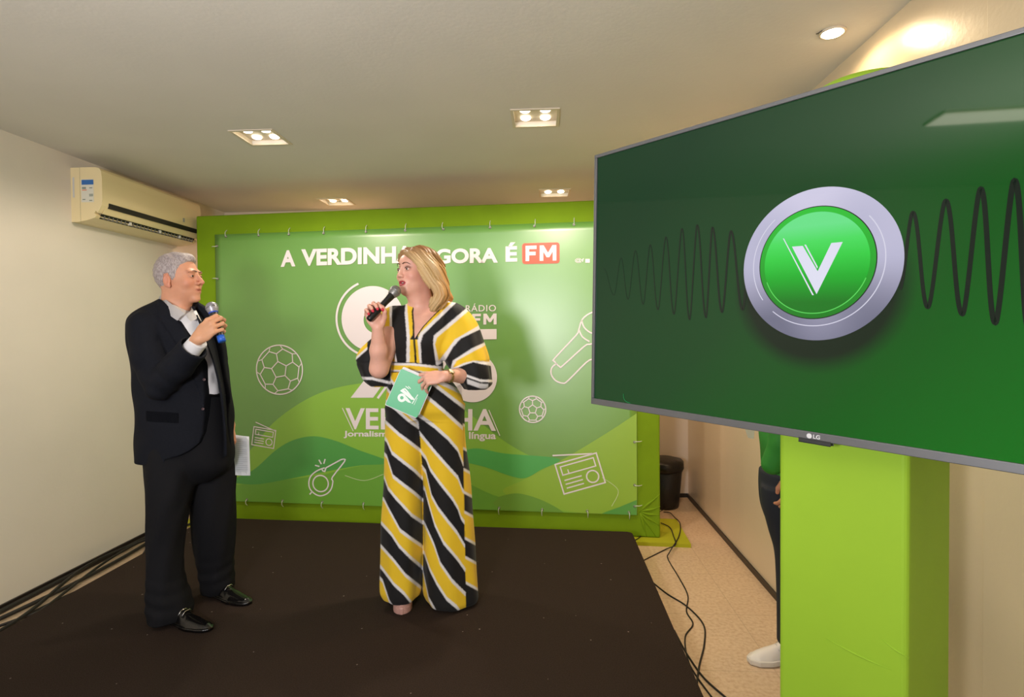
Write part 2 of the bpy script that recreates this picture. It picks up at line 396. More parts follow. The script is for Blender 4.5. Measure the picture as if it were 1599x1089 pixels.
# ================================================================ low platform with dark carpet
def carpet_mat():
    g = NT('dark_brown_carpet'); tc = g.n('TexCoord')
    n = g.n('TexNoise'); n.inputs['Scale'].default_value = 260; n.inputs['Detail'].default_value = 4; g.l(tc.outputs['Object'], n.inputs['Vector'])
    n2 = g.n('TexNoise'); n2.inputs['Scale'].default_value = 1.6; g.l(tc.outputs['Object'], n2.inputs['Vector'])
    c = g.ramp(n.outputs[0], [(.3, lin((34, 27, 23))), (.7, lin((62, 51, 44)))])
    c = g.mix(g.math('MULTIPLY', n2.outputs[0], .5), c, lin((48, 36, 30)))
    v = g.n('TexVoronoi'); v.voronoi_dimensions = '2D'; v.inputs['Scale'].default_value = 3.1; g.l(tc.outputs['Object'], v.inputs['Vector'])
    n3 = g.n('TexNoise'); n3.inputs['Scale'].default_value = 40; g.l(tc.outputs['Object'], n3.inputs['Vector'])
    f = g.math('LESS_THAN', g.math('ADD', v.outputs['Distance'], g.math('MULTIPLY', n3.outputs[0], .03)), .024)
    c = g.mix(g.math('MULTIPLY', f, .6), c, lin((165, 150, 140)))
    g.l(c, g.b.inputs['Base Color']); g.b.inputs['Roughness'].default_value = .95; g.b.inputs['Specular IOR Level'].default_value = .1
    bp = g.n('Bump'); bp.inputs['Distance'].default_value = .002; g.l(n.outputs[0], bp.inputs['Height']); g.l(bp.outputs[0], g.b.inputs['Normal'])
    return g.m
sa = onz(367, 810, STG); sb = onz(981, 831, STG); sd = (sb-sa)/(sb[0]-sa[0])
SX0, SX1 = -2.49, .574
bl = sa+sd*(SX0-sa[0]); br_ = sa+sd*(SX1-sa[0])
cr = .03                                       # small rounded back corner
poly = [(SX0, -.6), (SX1, -.6), (SX1, br_[1]-.03), (SX1-.008, br_[1]-.01), (SX1-.03, br_[1]+.004), (bl[0], bl[1])]
bm = bmesh.new(); lo = [bm.verts.new((x, y, 0)) for x, y in poly]; hi = [bm.verts.new((x, y, STG)) for x, y in poly]
bm.faces.new(lo[::-1]); bm.faces.new(hi)
for i in range(len(poly)): bm.faces.new((lo[i], lo[(i+1) % len(poly)], hi[(i+1) % len(poly)], hi[i]))
tag(bmobj('stage_platform', bm, carpet_mat(), bevel=.006), 'low platform covered in dark brown carpet in front of the backdrop', 'stage')

# ================================================================ green backdrop frame with the printed banner
A0 = onz(1031, 840.5, .027); Zl = 4.455; B0 = at(307, 400, Zl); B0[2] = .027
Ud = unit(B0-A0); Ud[2] = 0; Ud = unit(Ud); BU = -Ud             # left to right along the backdrop
BN = np.array([BU[1], -BU[0], 0.0])                                # towards the viewer
if BN@FWD > 0: BN = -BN
BW = float(np.linalg.norm((A0-B0)[:2])); BO = B0.copy()            # bottom left corner of the front face
BTOP = 2.434
def bw(u, v, n=0): return BO+BU*u+np.array([0, 0, v])+BN*n
def b2(px, py):
    p = onplane(px, py, BO, BN)-BO; return float(p@BU), float(p[2])
M_lime = mat('lime_stretch_fabric', (120, 154, 20), rough=.75, spec=.2, var=.05, scale=6, bump=.0015, bscale=14)
def lime_frame():
    t = thing('backdrop_frame', 'lime green fabric covered backdrop wall behind the two presenters', 'backdrop', bw(BW/2, 0, -.1))
    bm = bmesh.new(); H = BTOP-BO[2]
    M = Matrix(((BU[0], -BN[0], 0, BO[0]), (BU[1], -BN[1], 0, BO[1]), (0, 0, 1, BO[2]), (0, 0, 0, 1)))
    r = box(bm, (0, 0, 0), (BW, .16, H)); bmesh.ops.transform(bm, matrix=M, verts=bm.verts)
    bmobj('frame_cover', bm, M_lime, t, bevel=.012, seg=3)
    # gathered folds of the cloth at the lower right corner
    bm = bmesh.new(); cx, cz = b2(999, 800)
    for k, (px, py) in enumerate(((1030, 772), (1031, 792), (1030, 806), (1030, 822), (1024, 838), (1010, 838))):
        x, z = b2(px, py); pts = []
        for s in np.linspace(0, 1, 7): pts.append(bw(cx+(x-cx)*s, cz+(z-cz)*s+.004*math.sin(s*6+k)-BO[2]*0, -.0015))
        sweep(bm, [Vector(q) for q in pts], .006, 8, lambda s: .0025+.007*math.sin(math.pi*min(1, s*1.05+.05)))
    bmobj('cloth_fold', bm, M_lime, t, True)
lime_frame()
# slab on the floor under the frame
s0 = onz(1079, 856, 0)
def su(u, n, z): q = BO+BU*u+BN*n; return (q[0], q[1], z)
nfr = float((s0-BO)@BN); usr = float((s0-BO)@BU)
bm = bmesh.new(); vs = [su(-.12, nfr, 0), su(usr, nfr, 0), su(usr-.02, nfr-.52, 0), su(-.12, nfr-.52, 0)]
lo = [bm.verts.new(v) for v in vs]; hi = [bm.verts.new((v[0], v[1], .0265)) for v in vs]
bm.faces.new(lo[::-1]); bm.faces.new(hi)
for i in range(4): bm.faces.new((lo[i], lo[(i+1) % 4], hi[(i+1) % 4], hi[i]))
tag(bmobj('base_slab', bm, mat('yellow_green_fabric', (168, 172, 18), rough=.8, var=.04, scale=9), bevel=.006), 'yellow green fabric covered slab lying under the backdrop', 'base')

# ---- flat print helpers in the plane of the banner
NSH = .014
def plane_poly(name, loops, m, parent, fr, n):            # loops in plane coordinates; fr(u, v, n) gives the world point
    L = [[Vector((a, b, 0)) for a, b in lp] for lp in loops]; tris = tessellate_polygon(L); flat = [p for lp in L for p in lp]
    tris = [t if (flat[t[1]]-flat[t[0]]).cross(flat[t[2]]-flat[t[0]]).z > 0 else t[::-1] for t in tris]
    return [fr(p.x, p.y, n) for p in flat], [list(t) for t in tris]
def ribbon(pts, wd, closed=False):
    P = [np.array(p, float) for p in pts]; N = len(P); out = []
    for i in range(N):
        a = P[i-1] if (i or closed) else P[i]; b = P[(i+1) % N] if (i < N-1 or closed) else P[i]
        d1 = P[i]-a; d2 = b-P[i]
        d1 = d1/np.linalg.norm(d1) if np.linalg.norm(d1) > 1e-9 else None; d2 = d2/np.linalg.norm(d2) if np.linalg.norm(d2) > 1e-9 else None
        if d1 is None: d1 = d2
        if d2 is None: d2 = d1
        t = d1+d2; t = t/np.linalg.norm(t) if np.linalg.norm(t) > 1e-6 else d1; nn = np.array([-t[1], t[0]]); c = max(.45, abs(nn@np.array([-d1[1], d1[0]])))
        out.append((P[i]+nn*wd/2/c, P[i]-nn*wd/2/c))
    return out
class Flat:
    def __init__(s, fr): s.fr = fr; s.v = []; s.f = []
    def poly(s, loops, n):
        v, f = plane_poly('', loops, None, None, s.fr, n); k = len(s.v); s.v += v; s.f += [[i+k for i in t] for t in f]
    def line(s, pts, wd, n, closed=False):
        R_ = ribbon(pts, wd, closed); k = len(s.v)
        for a, b in R_: s.v += [s.fr(a[0], a[1], n), s.fr(b[0], b[1], n)]
        m = len(R_)
        for i in range(m if closed else m-1):
            j = (i+1) % m; s.f.append([k+2*i, k+2*i+1, k+2*j+1, k+2*j])
    def done(s, name, m, parent): return mobj(name, s.v, s.f, m, parent)
def text_loops(body, bold=0.0, shear=0, space=1.0):
    cu = bpy.data.curves.new('t', 'FONT'); cu.body = body; cu.offset = bold; cu.shear = shear; cu.space_character = space; cu.resolution_u = 6
    o = bpy.data.objects.new('t', cu); C.objects.link(o); bpy.context.view_layer.update()
    me = bpy.data.meshes.new_from_object(o); v = np.array([tuple(x.co) for x in me.vertices])[:, :2]; f = [list(p.vertices) for p in me.polygons]
    bpy.data.objects.remove(o); bpy.data.meshes.remove(me); return v, f
def put_text(fl, body, quad, n, bold=0.0, shear=0, space=1.0, fr2=None):
    """quad = plane coordinates of lower-left, lower-right, upper-left corners of the ink box"""
    v, f = text_loops(body, bold, shear, space); lo = v.min(0); hi = v.max(0); q = (v-lo)/(hi-lo)
    a, b, c = [np.array(x, float) for x in quad]; k = len(fl.v)
    for s, t in q:
        p = a+(b-a)*s+(c-a)*t; fl.v.append(fl.fr(p[0], p[1], n))
    fl.f += [[i+k for i in t] for t in f]
def pq(x0, y0, x1, y1, y2, x2=None, b=None):   # ink box from pixels: lower-left, lower-right, upper-left
    b = b or b2; return [b(x0, y0), b(x1, y1), b(x2 if x2 is not None else x0, y2)]
def block_fm(fl, quad, n):
    a, b, c = [np.array(x, float) for x in quad]; P = lambda s, t: tuple(a+(b-a)*s+(c-a)*t)
    fl.poly([[P(*q) for q in ((0, 0), (.12, 0), (.12, .37), (.33, .37), (.33, .6), (.12, .6), (.12, .77), (.36, .77), (.36, 1), (0, 1))]], n)
    fl.poly([[P(*q) for q in ((.46, 0), (.58, 0), (.58, .58), (.685, .22), (.775, .22), (.88, .58), (.88, 0), (1, 0), (1, 1), (.87, 1), (.73, .52), (.59, 1), (.46, 1))]], n)
M_ink = mat('white_print', (236, 226, 230), rough=.45)
M_inks = mat('pale_line_print', (205, 222, 170), rough=.45)
M_red = mat('coral_print', (236, 92, 66), rough=.45)
def banner_mat():
    g = NT('glossy_printed_banner'); tc = g.n('TexCoord'); s = g.n('SeparateXYZ'); g.l(tc.outputs['UV'], s.inputs[0])
    c = g.ramp(g.math('ADD', g.math('MULTIPLY', s.outputs[0], .5), g.math('MULTIPLY', s.outputs[1], -.45)),
               [(0, lin((104, 158, 68))), (.2, lin((112, 164, 56))), (.5, lin((130, 170, 56)))])
    n = g.n('TexNoise'); n.inputs['Scale'].default_value = 1.4; g.l(tc.outputs['Object'], n.inputs['Vector'])
    c = g.mix(g.math('MULTIPLY', n.outputs[0], .3), c, lin((88, 156, 66)))
    g.l(c, g.b.inputs['Base Color']); g.b.inputs['Roughness'].default_value = .38; g.b.inputs['Specular IOR Level'].default_value = .5; g.b.inputs['Coat Weight'].default_value = 1; g.b.inputs['Coat IOR'].default_value = 1.75; g.b.inputs['Coat Roughness'].default_value = .34
    n2 = g.n('TexNoise'); n2.inputs['Scale'].default_value = 2.2; g.l(tc.outputs['Object'], n2.inputs['Vector'])
    bp = g.n('Bump'); bp.inputs['Distance'].default_value = .006; g.l(n2.outputs[0], bp.inputs['Height']); g.l(bp.outputs[0], g.b.inputs['Normal'])
    return g.m
def banner():
    tl = b2(337, 367); br = b2(995, 804); u0, u1 = tl[0], br[0]; v1 = tl[1]; v0 = br[1]
    # check top on the right: the sheet is a true rectangle in its plane
    t = thing('printed_banner', 'glossy green printed banner laced to the front of the backdrop', 'banner', bw((u0+u1)/2, v0, NSH))
    nu, nv = 60, 36; V = []; Fc = []; uv = []
    for j in range(nv+1):
        for i in range(nu+1):
            a, b = i/nu, j/nv; u = u0+(u1-u0)*a; v = v0+(v1-v0)*b
            edge = math.exp(-(1-b)*30)*.003*math.sin(a*70)
            V.append(bw(u, v, NSH-.002+edge*.3)); uv.append((a, b))
    for j in range(nv):
        for i in range(nu): k = j*(nu+1)+i; Fc.append([k, k+1, k+nu+2, k+nu+1])
    o = mobj('banner_sheet', V, Fc, banner_mat(), t, True)
    ul = o.data.uv_layers.new(name='uv')
    for p in o.data.polygons:
        for li in p.loop_indices: ul.data[li].uv = uv[o.data.loops[li].vertex_index]
    so = o.modifiers.new('s', 'SOLIDIFY'); so.thickness = .0012; so.offset = -1
    fr = lambda u, v, n: bw(u, v, NSH+n)
    def clipu(pts): return [(min(max(a, u0+.002), u1-.002), min(max(b, v0+.002), v1-.002)) for a, b in pts]
    def swoosh(name, px, col, n):
        P = clipu([tuple(x) for x in catmull([b2(*q) for q in px], 8, False)]); fl = Flat(fr); fl.poly([P], n); fl.done(name, mat(name+'_print_%d' % int(n*1e5), col, rough=.36, coat=1), t)
    # layered wave shapes of the print
    swoosh('printed_wave', [(352, 789), (360, 740), (395, 700), (432, 657), (485, 621), (538, 603), (600, 597), (660, 606), (725, 640), (790, 690), (850, 722), (900, 740), (900, 803), (600, 797), (352, 790)], (138, 190, 60), .0008)
    swoosh('printed_wave', [(352, 752), (395, 735), (432, 703), (460, 687), (492, 681), (525, 688), (560, 702), (610, 722), (560, 727), (500, 738), (450, 748), (400, 756), (352, 752)], (80, 162, 72), .0014)
    swoosh('printed_wave', [(352, 790), (352, 762), (420, 752), (500, 742), (560, 728), (640, 722), (700, 740), (760, 768), (830, 802), (600, 797), (352, 791)], (112, 172, 58), .0011)
    swoosh('printed_wave', [(700, 716), (740, 700), (790, 708), (873, 716), (845, 733), (820, 746), (795, 742), (755, 728), (700, 716)], (84, 178, 84), .0017)
    swoosh('printed_wave', [(994, 645), (960, 668), (905, 702), (870, 722), (820, 748), (786, 768), (850, 790), (920, 802), (994, 803), (994, 700), (994, 645)], (152, 192, 58), .0013)
    swoosh('printed_wave', [(780, 775), (810, 770), (850, 782), (880, 802), (830, 801), (790, 800), (770, 785)], (116, 166, 58), .0019)
    swoosh('printed_wave', [(994, 780), (970, 790), (940, 803), (994, 804)], (92, 166, 72), .0021)
    W = .0035*2
    # headline
    fl = Flat(fr)
    B = .040
    put_text(fl, 'A', pq(440, 417.5, 463, 416.5, 392), .0024, B); put_text(fl, 'VERDINHA', pq(472, 416, 647, 411, 390), .0024, B)
    put_text(fl, 'AGORA', pq(657, 413, 778, 411, 390), .0024, B); put_text(fl, '\u00c9', pq(790, 409.5, 808, 409, 379.5), .0024, B)
    fl.done('headline_lettering', M_ink, t)
    fl = Flat(fr); c = [b2(816, 413), b2(874, 411.5), b2(874, 379), b2(816, 380)]; r = .02; P = []
    cx0, cx1, cy0, cy1 = c[0][0], c[1][0], c[0][1], c[2][1]
    for (x, y, a0) in ((cx1-r, cy0+r, -90), (cx1-r, cy1-r, 0), (cx0+r, cy1-r, 90), (cx0+r, cy0+r, 180)):
        for k in range(7): a = math.radians(a0+k*15); P.append((x+r*math.cos(a), y+r*math.sin(a)))
    fl.poly([P], .0024); fl.done('red_label', M_red, t)
    fl = Flat(fr); block_fm(fl, pq(821, 408.5, 869, 407.5, 384.5), .003); fl.done('red_label_lettering', M_ink, t)
    fl = Flat(fr); put_text(fl, '@f', pq(898, 411, 912, 411, 404), .0024, .01); fl.poly([[b2(914, 411), b2(921, 411), b2(921, 405), b2(914, 405)]], .0024)
    fl.done('social_media_lettering', M_ink, t)
    # big station logo
    fl = Flat(fr); c9 = np.array(b2(583, 498)); s9 = np.linalg.norm(np.array(b2(632, 498))-c9); k = s9/49
    circ = lambda cc, r, a0=0, a1=360, n=64: [(cc[0]+r*math.cos(math.radians(a0+(a1-a0)*i/n)), cc[1]+r*math.sin(math.radians(a0+(a1-a0)*i/n))) for i in range(n+(0 if a1-a0 == 360 else 1))]
    hole = circ((c9[0]+6*k, c9[1]-2*k), 20*k, 0, 360, 40)
    fl.poly([circ(c9, 49*k), hole[::-1]], .0026)
    fl.line(circ(c9, 57*k, 112, 252, 44), 3.2*k, .0026)
    fl.poly([[b2(573, 590), b2(549, 621), b2(584, 621), b2(604, 593), b2(640, 540), b2(632, 500), b2(614, 533)]], .0028)
    fl.line([b2(591, 622), b2(612, 593)], 3.5*k, .0026)
    # the figure 2 and the small 5 with RADIO FM
    put_text(fl, '2', pq(644, 622, 722, 622, 452), .0026, .05)
    fl.poly([[b2(712, 531), b2(776, 530), b2(776, 514), b2(712, 515)]], .0026)
    fl.poly([[b2(712, 531), b2(728, 531), b2(726, 560), b2(710, 562)]], .0026)
    c5 = np.array(b2(738, 589)); ring = circ(c5, 37*k, -150, 130, 40)+circ(c5, 18*k, -150, 130, 40)[::-1]; fl.poly([ring], .0026)
    fl.done('station_logo', M_ink, t)
    fl = Flat(fr); put_text(fl, 'R\u00c1DIO', pq(728, 487, 775, 486.5, 474.5), .0026, .006, space=1.1); block_fm(fl, pq(738, 507.5, 776, 507, 490.5), .0026)
    fl.done('station_lettering', M_ink, t)
    fl = Flat(fr); put_text(fl, 'VERDINHA', pq(541, 670, 775, 673, 637), .0026, .02, space=1.02); fl.line([b2(536, 637), b2(553, 673)], 1.2*k, .0026); fl.line([b2(764, 640), b2(781, 680)], 1.2*k, .0026)
    fl.done('station_name_lettering', M_ink, t)
    fl = Flat(fr); put_text(fl, 'Jornalismo', pq(538, 684, 616, 684.5, 672.5), .0026, .026); fl.done('slogan_lettering', M_ink, t); fl = Flat(fr); put_text(fl, 'l\u00edngua', pq(733, 688.5, 775, 689, 674), .0026, .026)
    fl.done('slogan_lettering', M_ink, t)
    # footballs
    def ball(cx, cy, rp, w):
        c = np.array(b2(cx, cy)); R_ = np.linalg.norm(np.array(b2(cx+rp, cy))-c); kk = R_/rp; fl = Flat(fr); fl.line(circ(c, R_, 0, 360, 56), w*kk, .0024, True)
        rot = math.radians(100 if rp > 25 else 90); pent = []
        pr, r2, r3 = (.34, .66, .80)
        for i in range(5):
            a = rot+i*2*math.pi/5; p = c+R_*pr*np.array([math.cos(a), math.sin(a)]); q = c+R_*r2*np.array([math.cos(a), math.sin(a)]); pent.append(p)
            fl.line([p, q], w*kk*.85, .0024)
            for s in (-1, 1):
                e = c+R_*.86*np.array([math.cos(a+s*.36), math.sin(a+s*.36)]); fl.line([q, e], w*kk*.85, .0024)
                e2 = c+R_*.99*np.array([math.cos(a+s*.18), math.sin(a+s*.18)]); fl.line([e, e2], w*kk*.7, .0024) if False else None
            a2 = a+math.pi/5; g1 = c+R_*.86*np.array([math.cos(a+.36), math.sin(a+.36)]); g2 = c+R_*.86*np.array([math.cos(a+2*math.pi/5-.36), math.sin(a+2*math.pi/5-.36)])
            fl.line([g1, g2], w*kk*.85, .0024); fl.line([g1, c+R_*np.array([math.cos(a+.22), math.sin(a+.22)])], w*kk*.7, .0024); fl.line([g2, c+R_*np.array([math.cos(a+2*math.pi/5-.22), math.sin(a+2*math.pi/5-.22)])], w*kk*.7, .0024)
        fl.line(pent, w*kk*.85, .0024, True); fl.done('football_icon', M_ink, t)
    ball(438, 577.5, 36, 1.8); ball(832, 639, 20.5, 1.8)
    # whistle
    cr4 = lambda x, y: (380+x/3.807, 520+y/3.807)
    fl = Flat(fr); P = [cr4(*q) for q in ((600, 748), (607, 762), (535, 855), (538, 880), (528, 925), (500, 955), (460, 966), (425, 950), (400, 920), (396, 880), (410, 845), (440, 820), (470, 806), (490, 800))]
    w1 = 2.0*k; fl.line([b2(*q) for q in catmull(P[:1]+P, 3)], w1, .0024); fl.line([b2(*cr4(600, 748)), b2(*cr4(585, 752)), b2(*cr4(497, 800)), b2(*cr4(490, 822)), b2(*cr4(478, 818)), b2(*cr4(472, 806))], w1, .0024)
    cc = np.array(b2(*cr4(465, 893))); fl.line(circ(cc, 12.5*k, 0, 360, 32), w1, .0024, True)
    for a, b in (((400, 958), (416, 940)), ((455, 752), (470, 778)), ((492, 748), (484, 776)), ((432, 785), (458, 792))): fl.line([b2(*cr4(*a)), b2(*cr4(*b))], w1, .0024)
    fl.done('whistle_icon', M_ink, t)
    # radios
    def radio(org, ax, ay, ant, knob, w):   # org lower left pixel, ax/ay edge vectors in pixels
        fl = Flat(fr); g = lambda s, q: b2(org[0]+ax[0]*s+ay[0]*q, org[1]+ax[1]*s+ay[1]*q)
        fl.line([g(0, 0), g(1, 0), g(1, 1), g(0, 1)], w, .0024, True); fl.line([g(.1, .6), g(.9, .6), g(.9, .88), g(.1, .88)], w*.9, .0024, True)
        for q in (.16, .29, .42): fl.line([g(.1, q), g(.52, q)], w*.9, .0024)
        a = np.array(g(.76, .3)); r = np.linalg.norm(np.array(g(.76, .3))-np.array(g(.62, .3))); fl.line(circ(a, r, 0, 360, 28), w, .0024, True)
        fl.line([b2(*ant[0]), b2(*ant[1])], w, .0024); fl.line([g(.25, .62), g(.25, .74)], w*.8, .0024); fl.done('radio_icon', M_ink, t)
    radio((395, 694), (34, 6), (3.5, -28), ((401, 659), (432, 673)), None, 1.5*k)
    radio((881, 771), (64, -18), (-14, -46), ((863, 711), (925, 708)), None, 2*k)
    # microphone drawing beside the television
    cr5 = lambda x, y: (780+x/3.0261, 480+y/3.0249)
    fl = Flat(fr)
    for Pp in (((470, 15), (425, 30), (390, 60), (374, 110), (360, 135), (262, 240), (260, 255), (285, 280), (300, 275), (400, 185), (425, 175), (455, 168), (500, 140)), ((270, 265), (248, 285), (245, 315), (265, 345), (300, 358), (325, 345), (410, 260), (440, 245)), ((388, 62), (400, 95), (430, 120), (470, 130)), ((376, 108), (392, 140), (425, 162))):
        fl.line([b2(*cr5(*q)) for q in catmull(Pp, 3)], w1, .0024)
    fl.done('microphone_icon', M_ink, t)
    # fine loops of the print
    for Pp in (((540, 742), (570, 750), (600, 740)), ((940, 745), (965, 765), (955, 790))):
        fl = Flat(fr); fl.line([b2(*q) for q in catmull(Pp, 6)], .8*k, .0022); fl.done('fine_line_print', M_inks, t)
    # eyelets with plastic ties
    M_tie = mat('clear_plastic_tie', (214, 220, 205), rough=.3); M_eye = mat('eyelet_metal', (150, 150, 140), rough=.35, metal=.8)
    tops = [354.5, 405.6, 452.7, 506.7, 572.7, 633.7, 693, 766, 835, 896.4, 955]; bots = [387.8, 443, 504.8, 569, 640, 710, 780, 847, 917, 982]
    spots = [(b2(x, 368)[0], v1-.018, 0, 1) for x in tops]+[(b2(x, 800)[0], v0+.018, 0, -1) for x in bots]
    spots += [(u0+.018, b2(337, y)[1], -1, 0) for y in (385, 436, 500, 565, 630, 700, 760)]+[(u1-.018, b2(990, y)[1], 1, 0) for y in (500, 560, 625, 690, 757, 790)]
    for u, v, du, dv in spots:
        bm = bmesh.new(); lathe(bm, fr(u, v, .0), BN, [(0, .010), (.003, .010), (.0035, .006), (.001, .004)], 16)
        e = bmobj('eyelet', bm, M_eye, t, True)
        j = random.uniform(-.006, .006); px_, py_ = (j, dv) if dv else (du, j)
        P = [fr(u, v, .001), fr(u+du*.01+(j if dv else 0), v+dv*.01+(j if du else 0), .010), fr(u+du*.032+j*bool(dv), v+dv*.032+j*bool(du), .009), fr(u+du*.052+j*bool(dv), v+dv*.052+j*bool(du), -.012)]
        bm = bmesh.new(); sweep(bm, catmull(P, 4), .0026, 6); bmobj('plastic_tie', bm, M_tie, e, True)
banner()

# ================================================================ air conditioner
def aircon():
    a = onplane(110, 262, V3(XL, 0, 0), V3(1, 0, 0)); b = onplane(112, 347, V3(XL, 0, 0), V3(1, 0, 0))
    y0 = float(a[1]+b[1])/2; z1 = float(a[2]); z0 = float(b[2]); L = 1.02; Hh = z1-z0
    M_w = mat('cream_plastic', (238, 220, 172), rough=.3, spec=.5); M_d = mat('dark_vent', (28, 26, 24), rough=.6)
    t = thing('air_conditioner', 'cream split air conditioner on the left wall, partly behind the backdrop', 'air conditioner', (XL, y0+L/2, z0))
    D = .205
    prof = [(0, 0), (.0, 1), (.16, 1.0), (.185, .985), (.200, .93), (.205, .80), (.205, .42), (.200, .30), (.185, .22), (.172, .165)]
    inner = [(.160, .20), (.150, .16), (.165, .11), (.150, .07), (.10, .03), (.04, 0)]
    P = [(d, z0+f*Hh) for d, f in prof+inner]
    bm = bmesh.new(); ra = [bm.verts.new((XL+d, y0, z)) for d, z in P]; rb = [bm.verts.new((XL+d, y0+L, z)) for d, z in P]
    bm.faces.new(ra); bm.faces.new(rb[::-1])
    for i in range(len(P)): j = (i+1) % len(P); bm.faces.new((ra[i], rb[i], rb[j], ra[j]))
    bmobj('housing', bm, M_w, t, bevel=.003)
    # front panel slot, dark gap and lower flap
    def strip(name, pts, m, ya, yb, th=.002):
        bm = bmesh.new(); lo = [bm.verts.new((XL+d, ya, z0+f*Hh)) for d, f in pts]; hi = [bm.verts.new((XL+d, yb, z0+f*Hh)) for d, f in pts]
        bm.faces.new(lo); bm.faces.new(hi[::-1])
        for i in range(len(pts)): j = (i+1) % len(pts); bm.faces.new((lo[i], hi[i], hi[j], lo[j]))
        return bmobj(name, bm, m, t)
    strip('intake_slot', [(.19, .365), (.2065, .365), (.2045, .27), (.188, .27)], M_d, y0+.055, y0+L-.055)
    strip('outlet_slot', [(.170, .165), (.173, .158), (.155, .072), (.150, .078)], M_d, y0+.035, y0+L-.035)
    strip('air_flap', [(.176, .155), (.181, .158), (.196, .245), (.1945, .25)], M_w, y0+.03, y0+L-.03)
    strip('seam_line', [(.06, 1.001), (.061, 1.001), (.061, .0), (.06, .0)], mat('seam_tan', (150, 140, 110)), y0-.0008, y0)  # thin tan line marking the seam on the housing end
    bm = bmesh.new()
    for k in range(26):
        yy = y0+.06+k*(L-.12)/25; box(bm, (XL+.155, yy, z0+.075*Hh), (XL+.170, yy+.004, z0+.15*Hh))
    box(bm, (XL+.150, y0+.05, z0+.085*Hh), (XL+.160, y0+L-.05, z0+.10*Hh)); bmobj('louvre', bm, mat('grey_plastic', (120, 118, 110), rough=.5), t)
    for k in (.27, .56, .78):
        bm = bmesh.new(); box(bm, (XL+.158, y0+L*k, z0+.08*Hh), (XL+.178, y0+L*k+.012, z0+.14*Hh)); bmobj('flap_clip', bm, mat('pale_clip', (215, 212, 200)), t)
    # energy label on the end
    fr = lambda u, v, n: V3(XL+u, y0-.0005-n, z0+v*Hh)
    fl = Flat(fr); fl.poly([[(.068, .36), (.15, .36), (.15, .78), (.068, .78)]], .0003); fl.done('energy_label', mat('label_white', (222, 220, 205)), t)
    fl = Flat(fr); fl.poly([[(.072, .68), (.15, .68), (.15, .77), (.072, .77)]], .0006); fl.done('energy_label_header', mat('label_blue', (52, 110, 180)), t)
    for i, (x0_, x1_, y_) in enumerate(((.074, .10, .63), (.074, .10, .61), (.122, .142, .62), (.12, .146, .50), (.12, .146, .475), (.076, .095, .41), (.12, .14, .39))): fl = Flat(fr); fl.poly([[(x0_, y_-.008), (x1_, y_-.008), (x1_, y_+.008), (x0_, y_+.008)]], .0006); fl.done('energy_label_text', mat('label_grey', (120, 135, 120)), t)
    fl = Flat(fr); fl.poly([[(.074, .575), (.105, .575), (.105, .59), (.074, .59)]], .0006); fl.done('energy_label_bar', mat('label_orange', (225, 120, 60)), t)
    fl = Flat(fr); fl.poly([[(.012, .45), (.024, .45), (.024, .82), (.012, .82)]], .0004); fl.done('side_sticker', mat('sticker_grey', (205, 204, 200)), t)
    bm = bmesh.new(); box(bm, (XL+.2045, y0+L*.60+.18, z0+.44*Hh), (XL+.2065, y0+L*.60+.20, z0+.53*Hh)); bmobj('front_badge', bm, mat('badge_grey', (170, 168, 165)), t)
aircon()

# ================================================================ television on the green column
TH = .84
def tvp(px, h): Z = F*TH/h; return (px-799.5)/F*Z*RGT+Z*FWD
tl_ = tvp(923, 385); tr_ = tvp(1599, 698); TU = unit(tr_-tl_); TNn = np.array([TU[1], -TU[0], 0.0])
if TNn@FWD > 0: TNn = -TNn
def solve_tv():
    # top-left/bottom-left from their pixels at the left depth, top/bottom at the right-hand crossing
    Zl_ = F*TH/385; Zr_ = F*TH/698
    a = at(921, 245, Zl_); b = at(923.5, 631, Zl_); c = at(1599, 42, Zr_); d = at(1599, 741, Zr_)
    return a, b, c, d
ta, tb, tc_, td = solve_tv()
Uv = unit(((tc_-ta)+(td-tb))/2); Wv = unit((ta-tb)-((ta-tb)@Uv)*Uv); Nv = np.cross(Uv, Wv)
if Nv@FWD > 0: Nv = -Nv
TH2 = float(((ta-tb)@Wv+(tc_-td)@Wv)/2); TW = TH2*1.765
TO = (tb+td-Uv*np.linalg.norm(td-tb))/2          # lower left outer corner
def tw(u, v, n=0): return TO+Uv*u+Wv*v+Nv*n
def t2(px, py):
    p = onplane(px, py, TO, Nv)-TO; return float(p@Uv), float(p@Wv)
